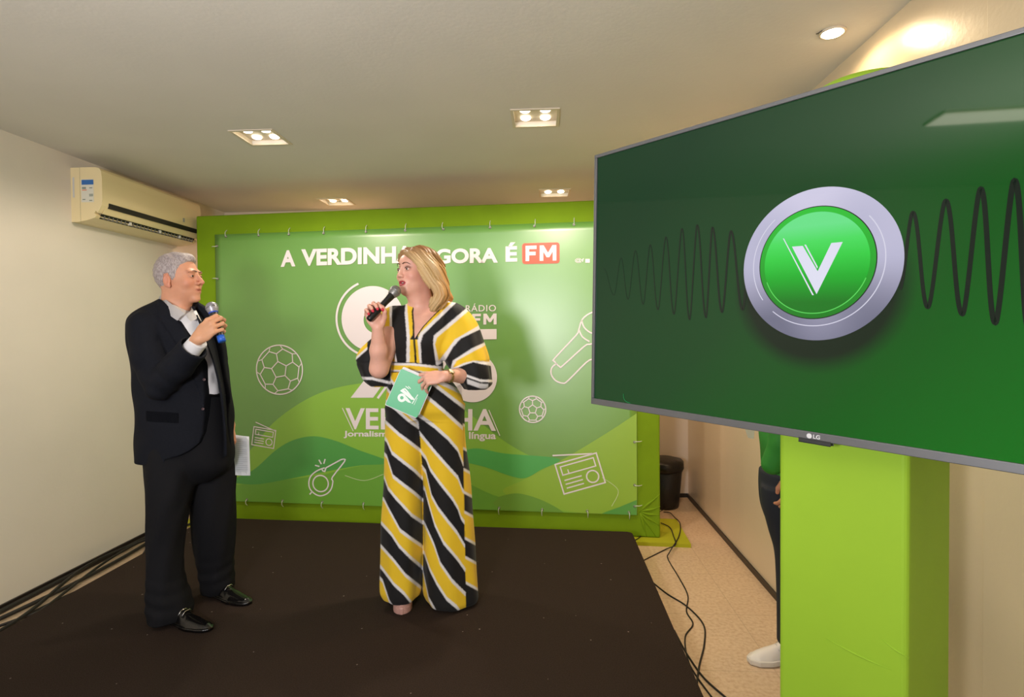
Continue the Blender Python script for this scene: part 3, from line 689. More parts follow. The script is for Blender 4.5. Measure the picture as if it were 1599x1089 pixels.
def tv():
    t = thing('television', 'large television showing a green radio logo, mounted on the lime column', 'television', tw(TW/2, 0, -.04))
    M4 = Matrix(((Uv[0], Wv[0], Nv[0], TO[0]), (Uv[1], Wv[1], Nv[1], TO[1]), (Uv[2], Wv[2], Nv[2], TO[2]), (0, 0, 0, 1)))
    bz = .011; bb = .020
    bm = bmesh.new()
    for lo, hi in (((0, 0, -.03), (TW, bb, .004)), ((0, TH2-bz, -.03), (TW, TH2, .004)), ((0, bb, -.03), (bz, TH2-bz, .004)), ((TW-bz, bb, -.03), (TW, TH2-bz, .004))):
        box(bm, lo, hi, M4)
    bmobj('bezel', bm, mat('grey_television_metal', (118, 120, 124), rough=.38, metal=.6), t, bevel=.0015)
    bm = bmesh.new(); box(bm, (bz, bb, -.03), (TW-bz, TH2-bz, -.004), M4); box(bm, (TW*.2, TH2*.12, -.062), (TW*.8, TH2*.7, -.03), M4)
    bmobj('rear_case', bm, mat('black_plastic', (22, 22, 24), rough=.5), t)
    # logo nub under the lower edge
    u, _ = t2(1273, 683); bm = bmesh.new(); box(bm, (u-.035, -.007, -.012), (u+.035, .001, .0045), M4); bmobj('logo_nub', bm, mat('dark_grey_plastic', (50, 52, 54), rough=.4), t, bevel=.002)
    fr = lambda a, b, n: tw(a, b, .0045+n)
    circ = lambda c, r, a0=0, a1=360, n=72: [(c[0]+r*math.cos(math.radians(a0+(a1-a0)*i/n)), c[1]+r*math.sin(math.radians(a0+(a1-a0)*i/n))) for i in range(n+(0 if a1-a0 == 360 else 1))]
    fl = Flat(fr); fl.poly([circ((u-.012, .0095), .0062, 0, 360, 24)], .0003); put_text(fl, 'LG', [(u-.003, .0045), (u+.013, .0045), (u-.003, .0145)], .0003, .03)
    fl.done('maker_logo', mat('silver_print', (215, 215, 218), rough=.4), t)
    # screen picture
    cu, cv = t2(1286.5, 412); RR = abs(t2(1286.5, 292)[1]-t2(1286.5, 532)[1])/2*1.0
    cu, cv = TW/2, TH2/2+.006
    cu = (t2(1161, 412)[0]+t2(1412, 412)[0])/2; cv = (t2(1286, 292)[1]+t2(1286, 532)[1])/2
    RR = (t2(1412, 412)[0]-t2(1161, 412)[0])/2*.5+RR*.5
    def screen_mat(name, build, rough=.035):
        g = NT(name); tc = g.n('TexCoord'); s = g.n('SeparateXYZ'); g.l(tc.outputs['UV'], s.inputs[0])
        col = build(g, s.outputs[0], s.outputs[1]); g.b.inputs['Base Color'].default_value = (.004, .005, .005, 1); g.b.inputs['Roughness'].default_value = rough
        g.b.inputs['Specular IOR Level'].default_value = .34
        g.l(col, g.b.inputs['Emission Color']); g.b.inputs['Emission Strength'].default_value = 1.0; return g.m
    def uvs(o, c, r):
        me = o.data; ul = me.uv_layers.new(name='uv')
        for p in me.polygons:
            for li in p.loop_indices:
                q = np.array(me.vertices[me.loops[li].vertex_index].co); d = q-TO; ul.data[li].uv = ((float(d@Uv)-c[0])/r, (float(d@Wv)-c[1])/r)
    def bg(g, x, y):   # x in -.9..1, y in -1..1 units of half height
        t1 = g.math('ADD', g.math('MULTIPLY', x, .26), g.math('MULTIPLY', y, -.22)); t1 = g.math('ADD', t1, .42)
        c = g.ramp(t1, [(0, lin((10, 54, 26))), (.35, lin((14, 66, 24))), (.6, lin((12, 84, 18))), (.85, lin((10, 106, 18)))])
        dx = g.math('MULTIPLY', x, 1/.50); dy = g.math('MULTIPLY', g.math('ADD', y, .13), 1/.50)
        r = g.math('SQRT', g.math('ADD', g.math('MULTIPLY', dx, dx), g.math('MULTIPLY', dy, dy)))
        sh = g.ramp(r, [(.80, (1, 1, 1)), (1.22, (0, 0, 0))])
        return g.mix(g.math('MULTIPLY', sh, .93), c, (.004, .010, .005))
    M_s = screen_mat('screen_picture', bg)
    fl = Flat(lambda a, b, n: tw(a, b, -.002)); fl.poly([[(bz, bb), (TW-bz, bb), (TW-bz, TH2-bz), (bz, TH2-bz)]], 0); sc = fl.done('screen', M_s, t); uvs(sc, (cu, cv), TH2/2)
    fs = lambda a, b, n: tw(a, b, -.002+n)
    M_blk = screen_mat('screen_black_line', lambda g, x, y: g.mix(0.0, (.006, .012, .007), (0, 0, 0)))
    # sound wave: amplitude grows towards the button and beyond it
    crt = lambda x, y: t2(910+x/1.5559, 40+y/1.5557)
    Lw = [(50, 590, 0), (75, 655, 0), (92, 565, 0), (109, 665, 0), (127, 547, 0), (146, 677, 0), (163, 533, 0), (182, 690, 0), (201, 514, 0), (221, 701, 0), (240, 494, 0), (259, 714, 0), (277, 485, 0), (299, 709, 0), (314, 491, 0), (338, 696, 0), (359, 500, 0), (388, 690, 0), (408, 540, 0)]
    Rw = [(770, 640, 0), (801, 454, 0), (838, 685, 0), (881, 425, 0), (922, 702, 0), (966, 396, 0), (1002, 723, 0), (1048, 376, 0), (1086, 745, 0), (1135, 350, 0), (1172, 765, 0)]
    def wave(K, w0, w1):
        P = []; K = [crt(a, b) for a, b, _ in K]
        for (a, b), (c, d) in zip(K, K[1:]):
            for s in np.linspace(0, 1, 36)[:-1]: P.append((a+(c-a)*s, b+(d-b)*(.5-.5*math.cos(math.pi*s))))
        P = [p for p in P if p[0] < TW-bz-.004]; n = len(P); R_ = []
        fl = Flat(fs); rb = ribbon(P, 1.0); 
        for i, (a, b) in enumerate(rb):
            m = (a+b)/2; ww = w0+(w1-w0)*i/n; fl.v += [fs(*(m+(a-m)*ww*1.0), .0006), fs(*(m+(b-m)*ww), .0006)]
        for i in range(n-1): fl.f.append([2*i, 2*i+1, 2*i+3, 2*i+2])
        return fl.done('sound_wave_graphic', M_blk, sc)
    wave(Lw, .0012, .0068); wave(Rw, .0068, .0098)
    def silver(g, x, y):
        a = g.math('ARCTAN2', y, x); s = g.math('SINE', g.math('ADD', g.math('MULTIPLY', a, 4.0), 1.2)); s2 = g.math('ADD', g.math('MULTIPLY', y, .42), g.math('MULTIPLY', s, .10))
        return g.ramp(g.math('ADD', s2, .5), [(.1, lin((112, 112, 134))), (.42, lin((160, 158, 182))), (.62, lin((184, 182, 208))), (.95, lin((206, 202, 226)))])
    def green(g, x, y):
        return g.ramp(g.math('ADD', g.math('MULTIPLY', y, .72), .5), [(.02, lin((14, 118, 22))), (.35, lin((22, 172, 40))), (.6, lin((48, 204, 66))), (.8, lin((70, 218, 92))), (1, lin((104, 224, 136)))])
    def disc(name, loops, m, n, r):
        fl = Flat(fs); fl.poly(loops, n); o = fl.done(name, m, sc); uvs(o, (cu, cv), r); return o
    ci = (cu-.004, cv+.004)
    disc('button_ring_graphic', [circ((cu, cv), RR, 0, 360, 96)], screen_mat('screen_silver', silver), .0009, RR)
    fl = Flat(fs); fl.line(circ(ci, RR*.83, -130, 40, 50), RR*.012, .0011); fl.line(circ(ci, RR*.83, 130, 215, 30), RR*.012, .0011)
    fl.done('button_highlight_graphic', screen_mat('screen_white', lambda g, x, y: g.mix(0., lin((214, 212, 230)), (0, 0, 0))), sc)
    disc('button_rim_graphic', [circ(ci, RR*.742, 0, 360, 90)], M_blk, .0012, RR)
    disc('button_edge_graphic', [circ(ci, RR*.73, 0, 360, 90)], screen_mat('screen_green_edge', lambda g, x, y: g.ramp(g.math('ADD', g.math('MULTIPLY', y, .6), .5), [(0, lin((14, 112, 20))), (1, lin((44, 196, 54)))])), .0015, RR)
    disc('button_face_graphic', [circ(ci, RR*.665, 0, 360, 90)], screen_mat('screen_green_face', green), .0018, RR*.74)
    fl = Flat(fs); fl.line(circ(ci, RR*.665, 200, 340, 50), RR*.012, .0021); fl.done('button_glint_graphic', screen_mat('screen_light_green', lambda g, x, y: g.mix(0., lin((92, 214, 92)), (0, 0, 0))), sc)
    crv = lambda x, y: t2(1140+x/4.0333, 280+y/4.0333)
    fl = Flat(fs)
    fl.poly([[crv(390, 425), crv(458, 420), crv(552, 580), crv(638, 402), crv(710, 395), crv(545, 725)]], .0022)
    fl.poly([[crv(468, 413), crv(478, 412), crv(553, 553), crv(549, 563)]], .0022); fl.poly([[crv(333, 373), crv(340, 374), crv(528, 730), crv(518, 731)]], .0022)
    fl.done('letter_v_graphic', screen_mat('screen_letter_white', lambda g, x, y: g.mix(0., lin((222, 222, 240)), (0, 0, 0))), sc)
    fl = Flat(fs); fl.line([crt(x, y) for x, y in catmull([(98, 895), (99, 905), (104, 913), (115, 918)], 4)], .0016, .0012); fl.done('small_mark_graphic', screen_mat('screen_dim_green', lambda g, x, y: g.mix(0., lin((30, 140, 80)), (0, 0, 0))), sc)
tv()

# column: upholstered lime box behind the television
NH = unit(np.array([Nv[0], Nv[1], 0])); UH = unit(np.array([Uv[0], Uv[1], 0]))
tcn = TO+Uv*TW/2
def hit(px, base):               # where the vertical plane through base (normal NH) meets the pixel column
    p = onplane(px, 900, base, NH); return float((p-base)@UH)
cb = np.array([tcn[0], tcn[1], 0])-NH*.085
u0c, u1c = hit(1215.5, cb), hit(1418, cb)
def column():
    M4 = Matrix(((UH[0], -NH[0], 0, cb[0]), (UH[1], -NH[1], 0, cb[1]), (0, 0, 1, 0), (0, 0, 0, 1)))
    p = onplane(1484, 900, cb+UH*u1c, UH); dep = float((p-cb)@(-NH))
    t = thing('green_column', 'lime green fabric wrapped column holding up the television', 'column', cb-NH*dep/2)
    bm = bmesh.new(); box(bm, (u0c, 0, 0), (u1c, dep, 2.02), M4)
    v = bmobj('column_cover', bm, M_limec, t, bevel=.014, seg=4)
    bm = bmesh.new(); lathe(bm, cb-NH*dep*.5+UH*(u0c+u1c)/2+np.array([0, 0, 2.01]), (0, 0, 1), [(0, .155), (.09, .15), (.125, .115), (.142, .06), (.147, 0)], 32)
    bmobj('padded_top', bm, M_limec, t, True)
    bm = bmesh.new()
    for (a, b, c_, d) in ((1376, 998, 1420, 1028), (1289, 997, 1392, 1047)):
        q0 = onplane(a, b, cb, NH); q1 = onplane(c_, d, cb, NH); P = [q0+(q1-q0)*s+np.array([0, 0, -.004*math.sin(s*3.1)]) for s in np.linspace(0, 1, 7)]
        sweep(bm, P, .002, 6, lambda s: .0006+.0016*math.sin(math.pi*s))
    bmobj('fabric_crease', bm, M_limec, t, True)
    bm = bmesh.new(); box(bm, (-.14, -.026, TO[2]+.2), (.14, 0, TO[2]+.6), M4); bmobj('wall_mount', bm, mat('black_steel', (20, 20, 20), rough=.5), t, bevel=.003)
M_limec = mat('lime_column_fabric', (154, 196, 50), rough=.62, spec=.3, var=.03, scale=4, bump=.0008, bscale=9)
column()

# ================================================================ cables on the floor and the black bin
M_cable = mat('black_cable_rubber', (26, 22, 20), rough=.55)
def cable(pts, label, r=.0037, m=None, name='cable', zs=None, group=None):
    P = [onz(x, y, (.03 if False else 0)+r+ (zs[i] if zs else 0)) for i, (x, y) in enumerate(pts)]
    bm = bmesh.new(); sweep(bm, [Vector(q) for q in catmull(P, 7)], r, 8); tag(bmobj(name, bm, m or M_cable, smooth=True), label, 'cable', group)
cable([(1036, 800), (1046, 801), (1053, 808), (1062, 818), (1060, 838), (1046, 862), (1043, 873), (1060, 902), (1074, 930), (1072, 955), (1082, 975), (1070, 995), (1074, 1030), (1090, 1060), (1120, 1100)], 'black cable winding over the tiles from the bin to the bottom edge', zs=[0, .01, .03, .03, .03, .032]+[0]*9)
cable([(1018, 909), (1042, 928), (1072, 947), (1098, 975), (1100, 1005), (1092, 1040), (1088, 1075), (1092, 1100)], 'black cable leaving the stage edge and curving round to the right', .0042)
cable([(1000, 878), (1020, 868), (1040, 858), (1055, 851), (1052, 838), (1046, 824), (1032, 817)], 'black cable crossing the yellow green slab towards the backdrop corner', zs=[0, 0, .004, .031, .031, .031, .031])
cable([(1053, 985), (1066, 1010), (1078, 1030), (1100, 1060), (1136, 1092)], 'black cable emerging from under the stage near the bottom edge', .0042)
cable([(1018, 915), (1027, 925), (1022, 918)], 'short dark loop of cable beside the stage edge', .003)
cable([(987, 846), (1000, 838), (1015, 818), (1030, 800), (1042, 794)], 'thin black cable rising diagonally past the backdrop corner to the bin', .003, zs=[.03, .03, .032, .032, .0])
# cables bundled between the left wall and the stage
def lf(t, s): return V3(XL+.012+(SX0-XL-.012)*s, t, 0)
labs = ('black cable pressed along the left skirting', 'black cable snaking second from the left skirting', 'black cable weaving along the middle of the left floor gap', 'black cable weaving nearest the left edge of the stage', 'black cable crossing the left floor gap diagonally', 'black cable looping along the left floor gap near the man')
ph = [0, .9, 2.0, 3.3, 4.1, 5.2]; base = [.06, .20, .42, .62, .40, .30]; amp = [.03, .14, .24, .22, .34, .22]
for k in range(6):
    P = []
    for i, y in enumerate(np.linspace(.9, 4.2, 26)):
        s = base[k]+amp[k]*math.sin(y*(1.7+.35*k)+ph[k]); r = (.014, .012, .008, .007, .008, .010)[k]; P.append(lf(y, min(.96, max(.04, s)))+V3(0, 0, r+.012*(k % 3)))
    bm = bmesh.new(); sweep(bm, [Vector(q) for q in catmull(P, 4)], r, 8); tag(bmobj('cable', bm, M_cable, smooth=True), labs[k], 'cable')
p = onz(1046, 798, 0); pz = np.array([p[0]-.03, p[1]+.14, 0])
t = thing('rubbish_bin', 'black bin with bunched liner in the corner behind the backdrop', 'bin', pz)
bm = bmesh.new(); lathe(bm, pz, (0, 0, 1), [(0, .13), (.02, .135), (.36, .165), (.37, .15)], 28)
M_bin = mat('black_bin_liner', (20, 18, 18), rough=.4, bump=.004, bscale=30); bmobj('bin_body', bm, M_bin, t, True)
bm = bmesh.new(); lathe(bm, pz+V3(0, 0, .31), (0, 0, 1), [(0, .166), (.03, .180), (.07, .178), (.09, .160), (.10, .11), (.102, 0)], 40)
for v in bm.verts: v.co += Vector(unit(V3(v.co.x-pz[0]+1e-6, v.co.y-pz[1], 0)))*.006*math.sin(7*math.atan2(v.co.y-pz[1], v.co.x-pz[0]))
bmobj('bin_liner', bm, M_bin, t, True)

# ================================================================ people
HDZ = []
def head_sdf(H, s, female=False, open_mouth=False):
    """H = 4-tuple (centre, forward, left, up); returns local transform and SDF"""
    c, f_, l_, u_ = H; B = np.stack([f_, l_, u_], 1)
    def loc(P): return (P-c)@B/s
    def f(P):
        q = loc(P); a = q.copy(); a[:, 1] = np.abs(a[:, 1])      # symmetric
        J = 1.03 if female else 1.0
        d = ell(q, (-.018, 0, .036), (.097, .076, .094))
        d = smin(d, ell(q, (.030, 0, -.022), (.062, .060*J, .088)), .03)
        d = smin(d, ell(q, (.012, 0, -.062), (.056, .049*J, .040)), .03)
        d = smin(d, ell(q, (.074 if not female else .071, 0, -.098 if not female else -.095), (.020, .022*J, .018) if not female else (.022, .026, .022)), .022)
        d = smin(d, ell(a, (.058, .040, -.022), (.026, .022, .024)), .02)
        if not female: d = smin(d, ell(a, (.076, .026, .032), (.016, .028, .010)), .012)
        else: d = smin(d, ell(q, (.055, 0, .050), (.030, .050, .040)), .02)
        d = smin(d, ell(q, (.070, 0, -.058), (.026, .028, .026)), .02)
        d = smax(d, -ell(a, (.100, .031, .010), (.020, .019, .0125) if not female else (.0175, .018, .011)), .012)
        nl = -.004 if female else .004
        d = smin(d, cap(q, V3(.088, 0, .018), V3(.108+nl, 0, -.020), .007, .0105), .010)
        d = smin(d, ell(a, (.098, .0125, -.0255), (.0115, .0075, .0075)), .006)
        d = smax(d, -ell(a, (.106, .006, -.034), (.004, .003, .005)), .002)
        gap = .006 if open_mouth else .0015
        lx = .004 if female else 0
        d = smin(d, ell(q, (.0885-lx, 0, -.051+gap), (.011, .025 if open_mouth else .022, .0055)), .005)
        d = smin(d, ell(q, (.0855-lx, 0, -.066-gap), (.011, .022 if open_mouth else .019, .0065)), .005)
        d = smax(d, -ell(q, (.103-lx, 0, -.0585), (.017, .021 if open_mouth else .022, .0050 if open_mouth else .0018)), .003)
        # eyelids
        d = smin(d, smax(ell(a, (.077, .031, .010), (.0150, .0165, .0125)), -ell(a, (.092, .031, .0085), (.014, .0130, .0042)), .002), .003)
        # ears
        e = ell(a, (-.014, .077, -.010), (.018, .009, .031)); e = smax(e, -ell(a, (-.010, .087, -.006), (.010, .008, .019)), .004); e = smin(e, ell(a, (-.006, .074, -.036), (.009, .006, .010)), .006)
        d = smin(d, e, .006)
        return d*s
    return loc, f
def skin_mat(name, col, rough=.5):
    g = NT(name); a = g.n('Attribute'); a.attribute_name = 'tone'; n = g.n('TexNoise'); n.inputs['Scale'].default_value = 35; tc = g.n('TexCoord'); g.l(tc.outputs['Object'], n.inputs['Vector'])
    hs = g.n('HueSaturation'); g.l(a.outputs['Color'], hs.inputs['Color']); g.l(g.math('ADD', g.math('MULTIPLY', n.outputs[0], .18), .91), hs.inputs['Value'])
    g.l(hs.outputs[0], g.b.inputs['Base Color']); g.b.inputs['Roughness'].default_value = rough; g.b.inputs['Subsurface Weight'].default_value = .12
    g.b.inputs['Subsurface Radius'].default_value = (1, .35, .2); g.b.inputs['Subsurface Scale'].default_value = .008; g.b.inputs['Specular IOR Level'].default_value = .4
    return g.m
def tonemat(name, rough=.75, sheen=.2, bump=0):
    g = NT(name); a = g.n('Attribute'); a.attribute_name = 'tone'; g.l(a.outputs['Color'], g.b.inputs['Base Color']); g.b.inputs['Roughness'].default_value = rough; g.b.inputs['Sheen Weight'].default_value = sheen
    g.b.inputs['Specular IOR Level'].default_value = .25
    return g.m
def frame(c, yaw_vec, pitch=0, roll=0):
    f_ = unit(yaw_vec); l_ = np.cross([0, 0, 1], f_); u_ = np.array([0, 0, 1.0])
    f2 = f_*math.cos(pitch)+u_*math.sin(pitch); u2 = np.cross(f2, l_); cr, sr = math.cos(roll), math.sin(roll)
    l3 = l_*cr+u2*sr; u3 = np.cross(f2, l3); return (np.asarray(c, float), f2, l3, u3)
def eyes(H, s, parent, iris, female=False):
    c, f_, l_, u_ = H; B = np.stack([f_, l_, u_], 1); W = lambda p: c+B@(np.array(p)*s)
    M_wh = mat('eye_white', (225, 215, 208), rough=.2); M_ir = mat('iris_'+parent['category']+('_f' if female else '_m'), iris, rough=.15)
    for sd in (1, -1):
        bm = bmesh.new(); bmesh.ops.create_uvsphere(bm, u_segments=20, v_segments=14, radius=.0112*s, matrix=Matrix.Translation(W((.0775, .031*sd, .0095)))); e = bmobj('eyeball', bm, M_wh, parent, True)
        d = unit(B@np.array([1, .12*sd-.0, -.02])); p = W((.0775, .031*sd, .0095))
        bm = bmesh.new(); lathe(bm, p+d*.0095*s, d, [(0, .0056*s), (.0014*s, .0050*s), (.0021*s, .003*s), (.0024*s, 0)], 18); bmobj('iris', bm, M_ir, e, True)
def brow(H, s, parent, col, th=1.0, lift=0):
    c, f_, l_, u_ = H; B = np.stack([f_, l_, u_], 1); W = lambda p: c+B@(np.array(p)*s)
    for sd in (1, -1):
        P = [W((x, y*sd, z+lift)) for x, y, z in ((.0955, .011, .0335), (.0950, .022, .0375), (.0895, .036, .0370), (.078, .049, .0285))]
        bm = bmesh.new(); sweep(bm, catmull(P, 4), .003, 6, lambda t: .0032*s*th*(1-.55*t)); bmobj('eyebrow', bm, mat('brow_'+col[0], col[1], rough=.9), parent, True)

def mic(name, head, tail, r, label, bands, headcol, parent=None):
    ax = unit(head-tail); L = np.linalg.norm(head-tail)
    t = thing('microphone', label, 'microphone', tail)
    hr = r*1.72
    bm = bmesh.new(); lathe(bm, tail, ax, [(0, r*.78), (.004, r*.95), (.018, r), (L*.6, r*1.0), (L*.80, r*1.22), (L*.83, r*1.22)], 28); bmobj('handle', bm, mat('black_microphone_body', (20, 20, 22), rough=.35), t, True)
    bm = bmesh.new(); n0 = L*.83-.002; n1 = L+hr*.75; pr = []
    for i in range(15):
        a = i/14; z = n0+(n1-n0)*a; rr = hr*math.sqrt(max(0, 1-((a-.52)/.5)**2)) if a > .52 else r*1.2+(hr-r*1.2)*math.sin(a/.52*math.pi/2); pr.append((z, max(rr, .0005)))
    lathe(bm, tail, ax, pr, 32)
    g = NT('steel_mesh_'+name); tc = g.n('TexCoord'); v = g.n('TexVoronoi'); v.inputs['Scale'].default_value = 600; g.l(tc.outputs['Object'], v.inputs['Vector']); g.l(g.ramp(v.outputs['Distance'], [(0, lin(tuple(int(x*.55) for x in headcol))), (.6, lin(headcol))]), g.b.inputs['Base Color']); g.b.inputs['Metallic'].default_value = .55; g.b.inputs['Roughness'].default_value = .42
    bmobj('grille', bm, g.m, t, True)
    bm = bmesh.new(); zc = n0+(n1-n0)*.50; lathe(bm, tail+ax*(zc-.003), ax, [(0, hr*1.0), (.001, hr*1.05), (.005, hr*1.05), (.006, hr*1.0)], 32); bmobj('grille_band', bm, mat('silver_band', (150, 150, 152), rough=.3, metal=.8), t, True)
    for a, b, col, rr in bands:
        bm = bmesh.new(); lathe(bm, tail+ax*L*a, ax, [(0, r*.7), (.0006, r*rr), (L*(b-a)-.0006, r*rr), (L*(b-a), r*.7)], 28); bmobj('coloured_band', bm, mat('band_'+str(col), col, rough=.4), t, True)
    return t

def tint(col, q, c, r, rgb, k, mirror=True):
    a = q.copy()
    if mirror: a[:, 1] = np.abs(a[:, 1])
    w_ = (k*np.exp(-(((a-np.array(c))/np.array(r))**2).sum(1)))[:, None]; col[:] = col*(1-w_)+np.array(lin(rgb))*w_
def body_core(P, pts):   # simple limbs hidden under the clothes
    d = None
    for a, b, ra, rb in pts:
        e = cap(P, a, b, ra, rb); d = e if d is None else smin(d, e, .02)
    return d

def nails(P, tips, back, r=.0062):
    m = np.zeros(len(P), bool)
    for a, b in tips:
        ax = unit(b-a); q = P-b; m |= (np.linalg.norm(q-ax*.001, axis=1) < r*1.65) & ((q@ax) > -.006)
    return m

# ---------------------------------------------------------------- the man in the dark suit
def man():
    Z0 = 2.74
    foot = (at(285, 970, Z0)); root = thing('person', 'grey haired man in a dark suit holding a blue ringed microphone, looking right', 'person', (foot[0], foot[1], STG))
    fdir = unit(RGT*math.cos(math.radians(4))-FWD*math.sin(math.radians(4)))
    H = frame(at(281, 437, 2.72), fdir, math.radians(3)); s = .985
    loc, hf = head_sdf(H, s); c, f_, l_, u_ = H
    W = lambda p: c+np.stack([f_, l_, u_], 1)@(np.array(p)*s)
    neck0 = W((-.028, 0, -.045)); neck1 = W((-.045, 0, -.17))
    def headneck(P):
        d = hf(P); d = smin(d, cap(P, neck0, neck1, .054, .060), .025)
        return smin(d, cap(P, W((.020, 0, -.082)), W((-.005, 0, -.15)), .030, .040), .03)
    # right hand round the microphone
    mh = at(330.5, 479, 2.50); mt = at(347, 534, 2.47); wr = at(308, 530, 2.455)
    Xr = unit(RGT*.70+V3(0, 0, .66)-FWD*.02); mdir = unit(mh-mt)
    hr_f, hr_p, hr_t, _ = hand_parts(wr, Xr, mdir, -FWD+RGT*.25+V3(0, 0, .15), 1.02, ((38, 62, 45), (40, 62, 45), (44, 62, 45), (48, 60, 45)), (4, 1, -3, -7), [(.012, .022, -.010), (.040, .040, -.026), (.064, .046, -.044), (.082, .036, -.056)])
    el = at(247, 603, 2.56)
    def rh(P): return smin(hr_f(P), cap(P, wr+(el-wr)*.0, wr+(el-wr)*.30, .026, .028), .02)
    # left hand with the paper
    wl = at(359, 664, 2.87)
    hl_f, hl_p, hl_t, _ = hand_parts(wl, V3(0, 0, -1)+RGT*.22, -FWD*.9+RGT*.5, RGT*.95+FWD*.3, .98, ((30, 40, 25), (32, 42, 25), (34, 42, 25), (36, 42, 25)), (4, 1, -3, -7), [(.015, .022, -.004), (.042, .030, -.022), (.062, .024, -.034), (.078, .016, -.038)])
    def lh(P): return smin(hl_f(P), cap(P, wl, wl+V3(0, 0, .07)-RGT*.018, .025, .025), .02)
    hipR, hipL = at(262, 690, 2.68), at(318, 690, 2.82); kR, kL = at(262, 810, 2.62), at(334, 810, 2.84); aR, aL = at(266, 945, 2.66), at(340, 905, 2.94)
    shR, shL = at(228, 512, 2.62), at(314, 508, 2.86); elL = at(333, 600, 2.90)
    ch = at(275, 530, 2.73); be = at(285, 640, 2.75)
    core = [(ch, be, .08, .08), (shR, shL, .04, .04), (be, hipR, .07, .05), (be, hipL, .07, .05), (hipR, kR, .05, .034), (kR, aR, .034, .026), (hipL, kL, .05, .034), (kL, aL, .034, .026), (shR, el, .034, .026), (el, wr, .026, .024), (shL, elL, .034, .024), (elL, wl, .024, .024), (ch, neck0, .05, .05)]
    def tone(V):
        col = np.tile(np.array(lin((206, 148, 118))), (len(V), 1)); q = loc(V)
        def blend(mask, c, k): col[mask] = col[mask]*(1-k)+np.array(lin(c))*k
        lip = (q[:, 0] > .078) & ((q[:, 1]/.024)**2+((q[:, 2]+.0585)/.0115)**2 < 1); blend(lip, (172, 96, 86), .55)
        tint(col, q, (.075, .045, -.025), (.03, .025, .022), (208, 126, 104), .45); tint(col, q, (.11, 0, -.02), (.018, .02, .018), (206, 122, 104), .45, False); tint(col, q, (.08, .031, .004), (.02, .018, .010), (160, 104, 88), .5); tint(col, q, (.09, .028, -.045), (.012, .008, .02), (176, 118, 96), .35)
        blend((np.abs(q[:, 1]) > .076) & (np.abs(q[:, 2]) < .05) & (np.abs(q[:, 0]) < .035), (206, 128, 106), .5)
        hm = np.linalg.norm(V-wr, axis=1) < .2; blend(hm, (214, 162, 124), .6)
        return col
    body = sdfobj('body', [(headneck, *bounds([W((-.12, -.1, -.2)), W((.13, .1, .14)), neck1], .05), .0024),
        (rh, *bounds(hr_p+[wr+(el-wr)*.35], .04), .0022), (lh, *bounds(hl_p+[wl+V3(0, 0, .1)], .04), .0026),
        (lambda P: body_core(P, core), *bounds([q for x in core for q in x[:2]], .12), .014)], skin_mat('man_skin', None), root, colour=tone)
    eyes(H, s, root, (60, 44, 34)); brow(H, s, root, ('grey', (112, 92, 80)), .85, -.003)
    # hair: short grey shell with a side parting
    def hair(P):
        q = loc(P); d = ell(q, (-.021, 0, .036), (.1015, .0805, .0995)); d = smin(d, ell(q, (.032, .01, .100), (.040, .044, .023)), .03)
        wv = .0009*np.sin(q[:, 2]*240+q[:, 0]*130)+.0012*np.sin(q[:, 1]*120+q[:, 0]*60)
        d = d+wv
        zb = np.interp(q[:, 0], [-.12, -.048, -.038, -.030, -.006, .002, .020, .030, .045, .070, .09], [-.068, -.066, -.045, .020, .026, -.010, -.016, .030, .062, .086, .092]); zc = np.interp(q[:, 0], [-.12, -.04, 0, .045, .070, .09], [-.068, -.066, .03, .062, .086, .092]); tt = np.clip((np.abs(q[:, 1])-.045)/.01, 0, 1)
        return smax(smax(d, zc*(1-tt)+zb*tt-q[:, 2], .010), -ell(np.stack([q[:, 0], np.abs(q[:, 1]), q[:, 2]], 1), (-.012, .084, -.014), (.020, .018, .032)), .008)*s
        hl = np.where(q[:, 0] > .0, .030+np.clip((q[:, 0]-.002)/.045, 0, 1)**.9*.066, .030)
        side = q[:, 2]-hl
        burn = np.maximum(np.abs(q[:, 0]-.012)-.014, -(q[:, 2]+.012))         # sideburn
        back = np.where(q[:, 0] < -.012, -(q[:, 2]+.062+(.0)*(q[:, 0])), 1.0)
        keep = np.minimum(-side, np.where(q[:, 0] < -.028, -(q[:, 2]+.066), 1)); keep = np.minimum(keep, np.where(np.abs(q[:, 1]) > .05, burn, 1))
        earc = ell(np.stack([q[:, 0], np.abs(q[:, 1]), q[:, 2]], 1), (-.012, .082, -.014), (.021, .02, .033))
        return smax(smax(d, keep, .008), -earc, .012)*s
    g = NT('grey_hair'); tc = g.n('TexCoord'); mp = g.n('Mapping'); mp.inputs['Scale'].default_value = (1, 1, .35); g.l(tc.outputs['Object'], mp.inputs[0]); n = g.n('TexNoise'); n.inputs['Scale'].default_value = 210; n.inputs['Detail'].default_value = 4; g.l(mp.outputs[0], n.inputs['Vector'])
    g.l(g.ramp(n.outputs[0], [(.30, lin((128, 116, 116))), (.55, lin((166, 155, 154))), (.75, lin((190, 182, 180)))]), g.b.inputs['Base Color']); g.b.inputs['Roughness'].default_value = .6
    bp = g.n('Bump'); bp.inputs['Distance'].default_value = .0012; g.l(n.outputs[0], bp.inputs['Height']); g.l(bp.outputs[0], g.b.inputs['Normal'])
    sdfobj('hair', [(hair, *bounds([W((-.13, -.1, -.09)), W((.13, .1, .15))], .02), .0026)], g.m, root)
    # ---------------- jacket
    T = smoothrows(pxkeys(2.74, [(462, 262, 292, .05, 0), (472, 246, 303, .085, 0), (482, 226, 318, .115, 0), (492, 213, 330, .135, 0), (505, 208, 334, .15, 0), (530, 209, 340, .155, 0), (560, 213, 346, .155, 0), (590, 217, 351, .16, 0), (620, 221, 355, .165, 0), (650, 222, 357, .165, 0), (680, 222, 358, .165, 0), (700, 222, 358, .165, 0), (716, 223, 357, .165, 0)]))
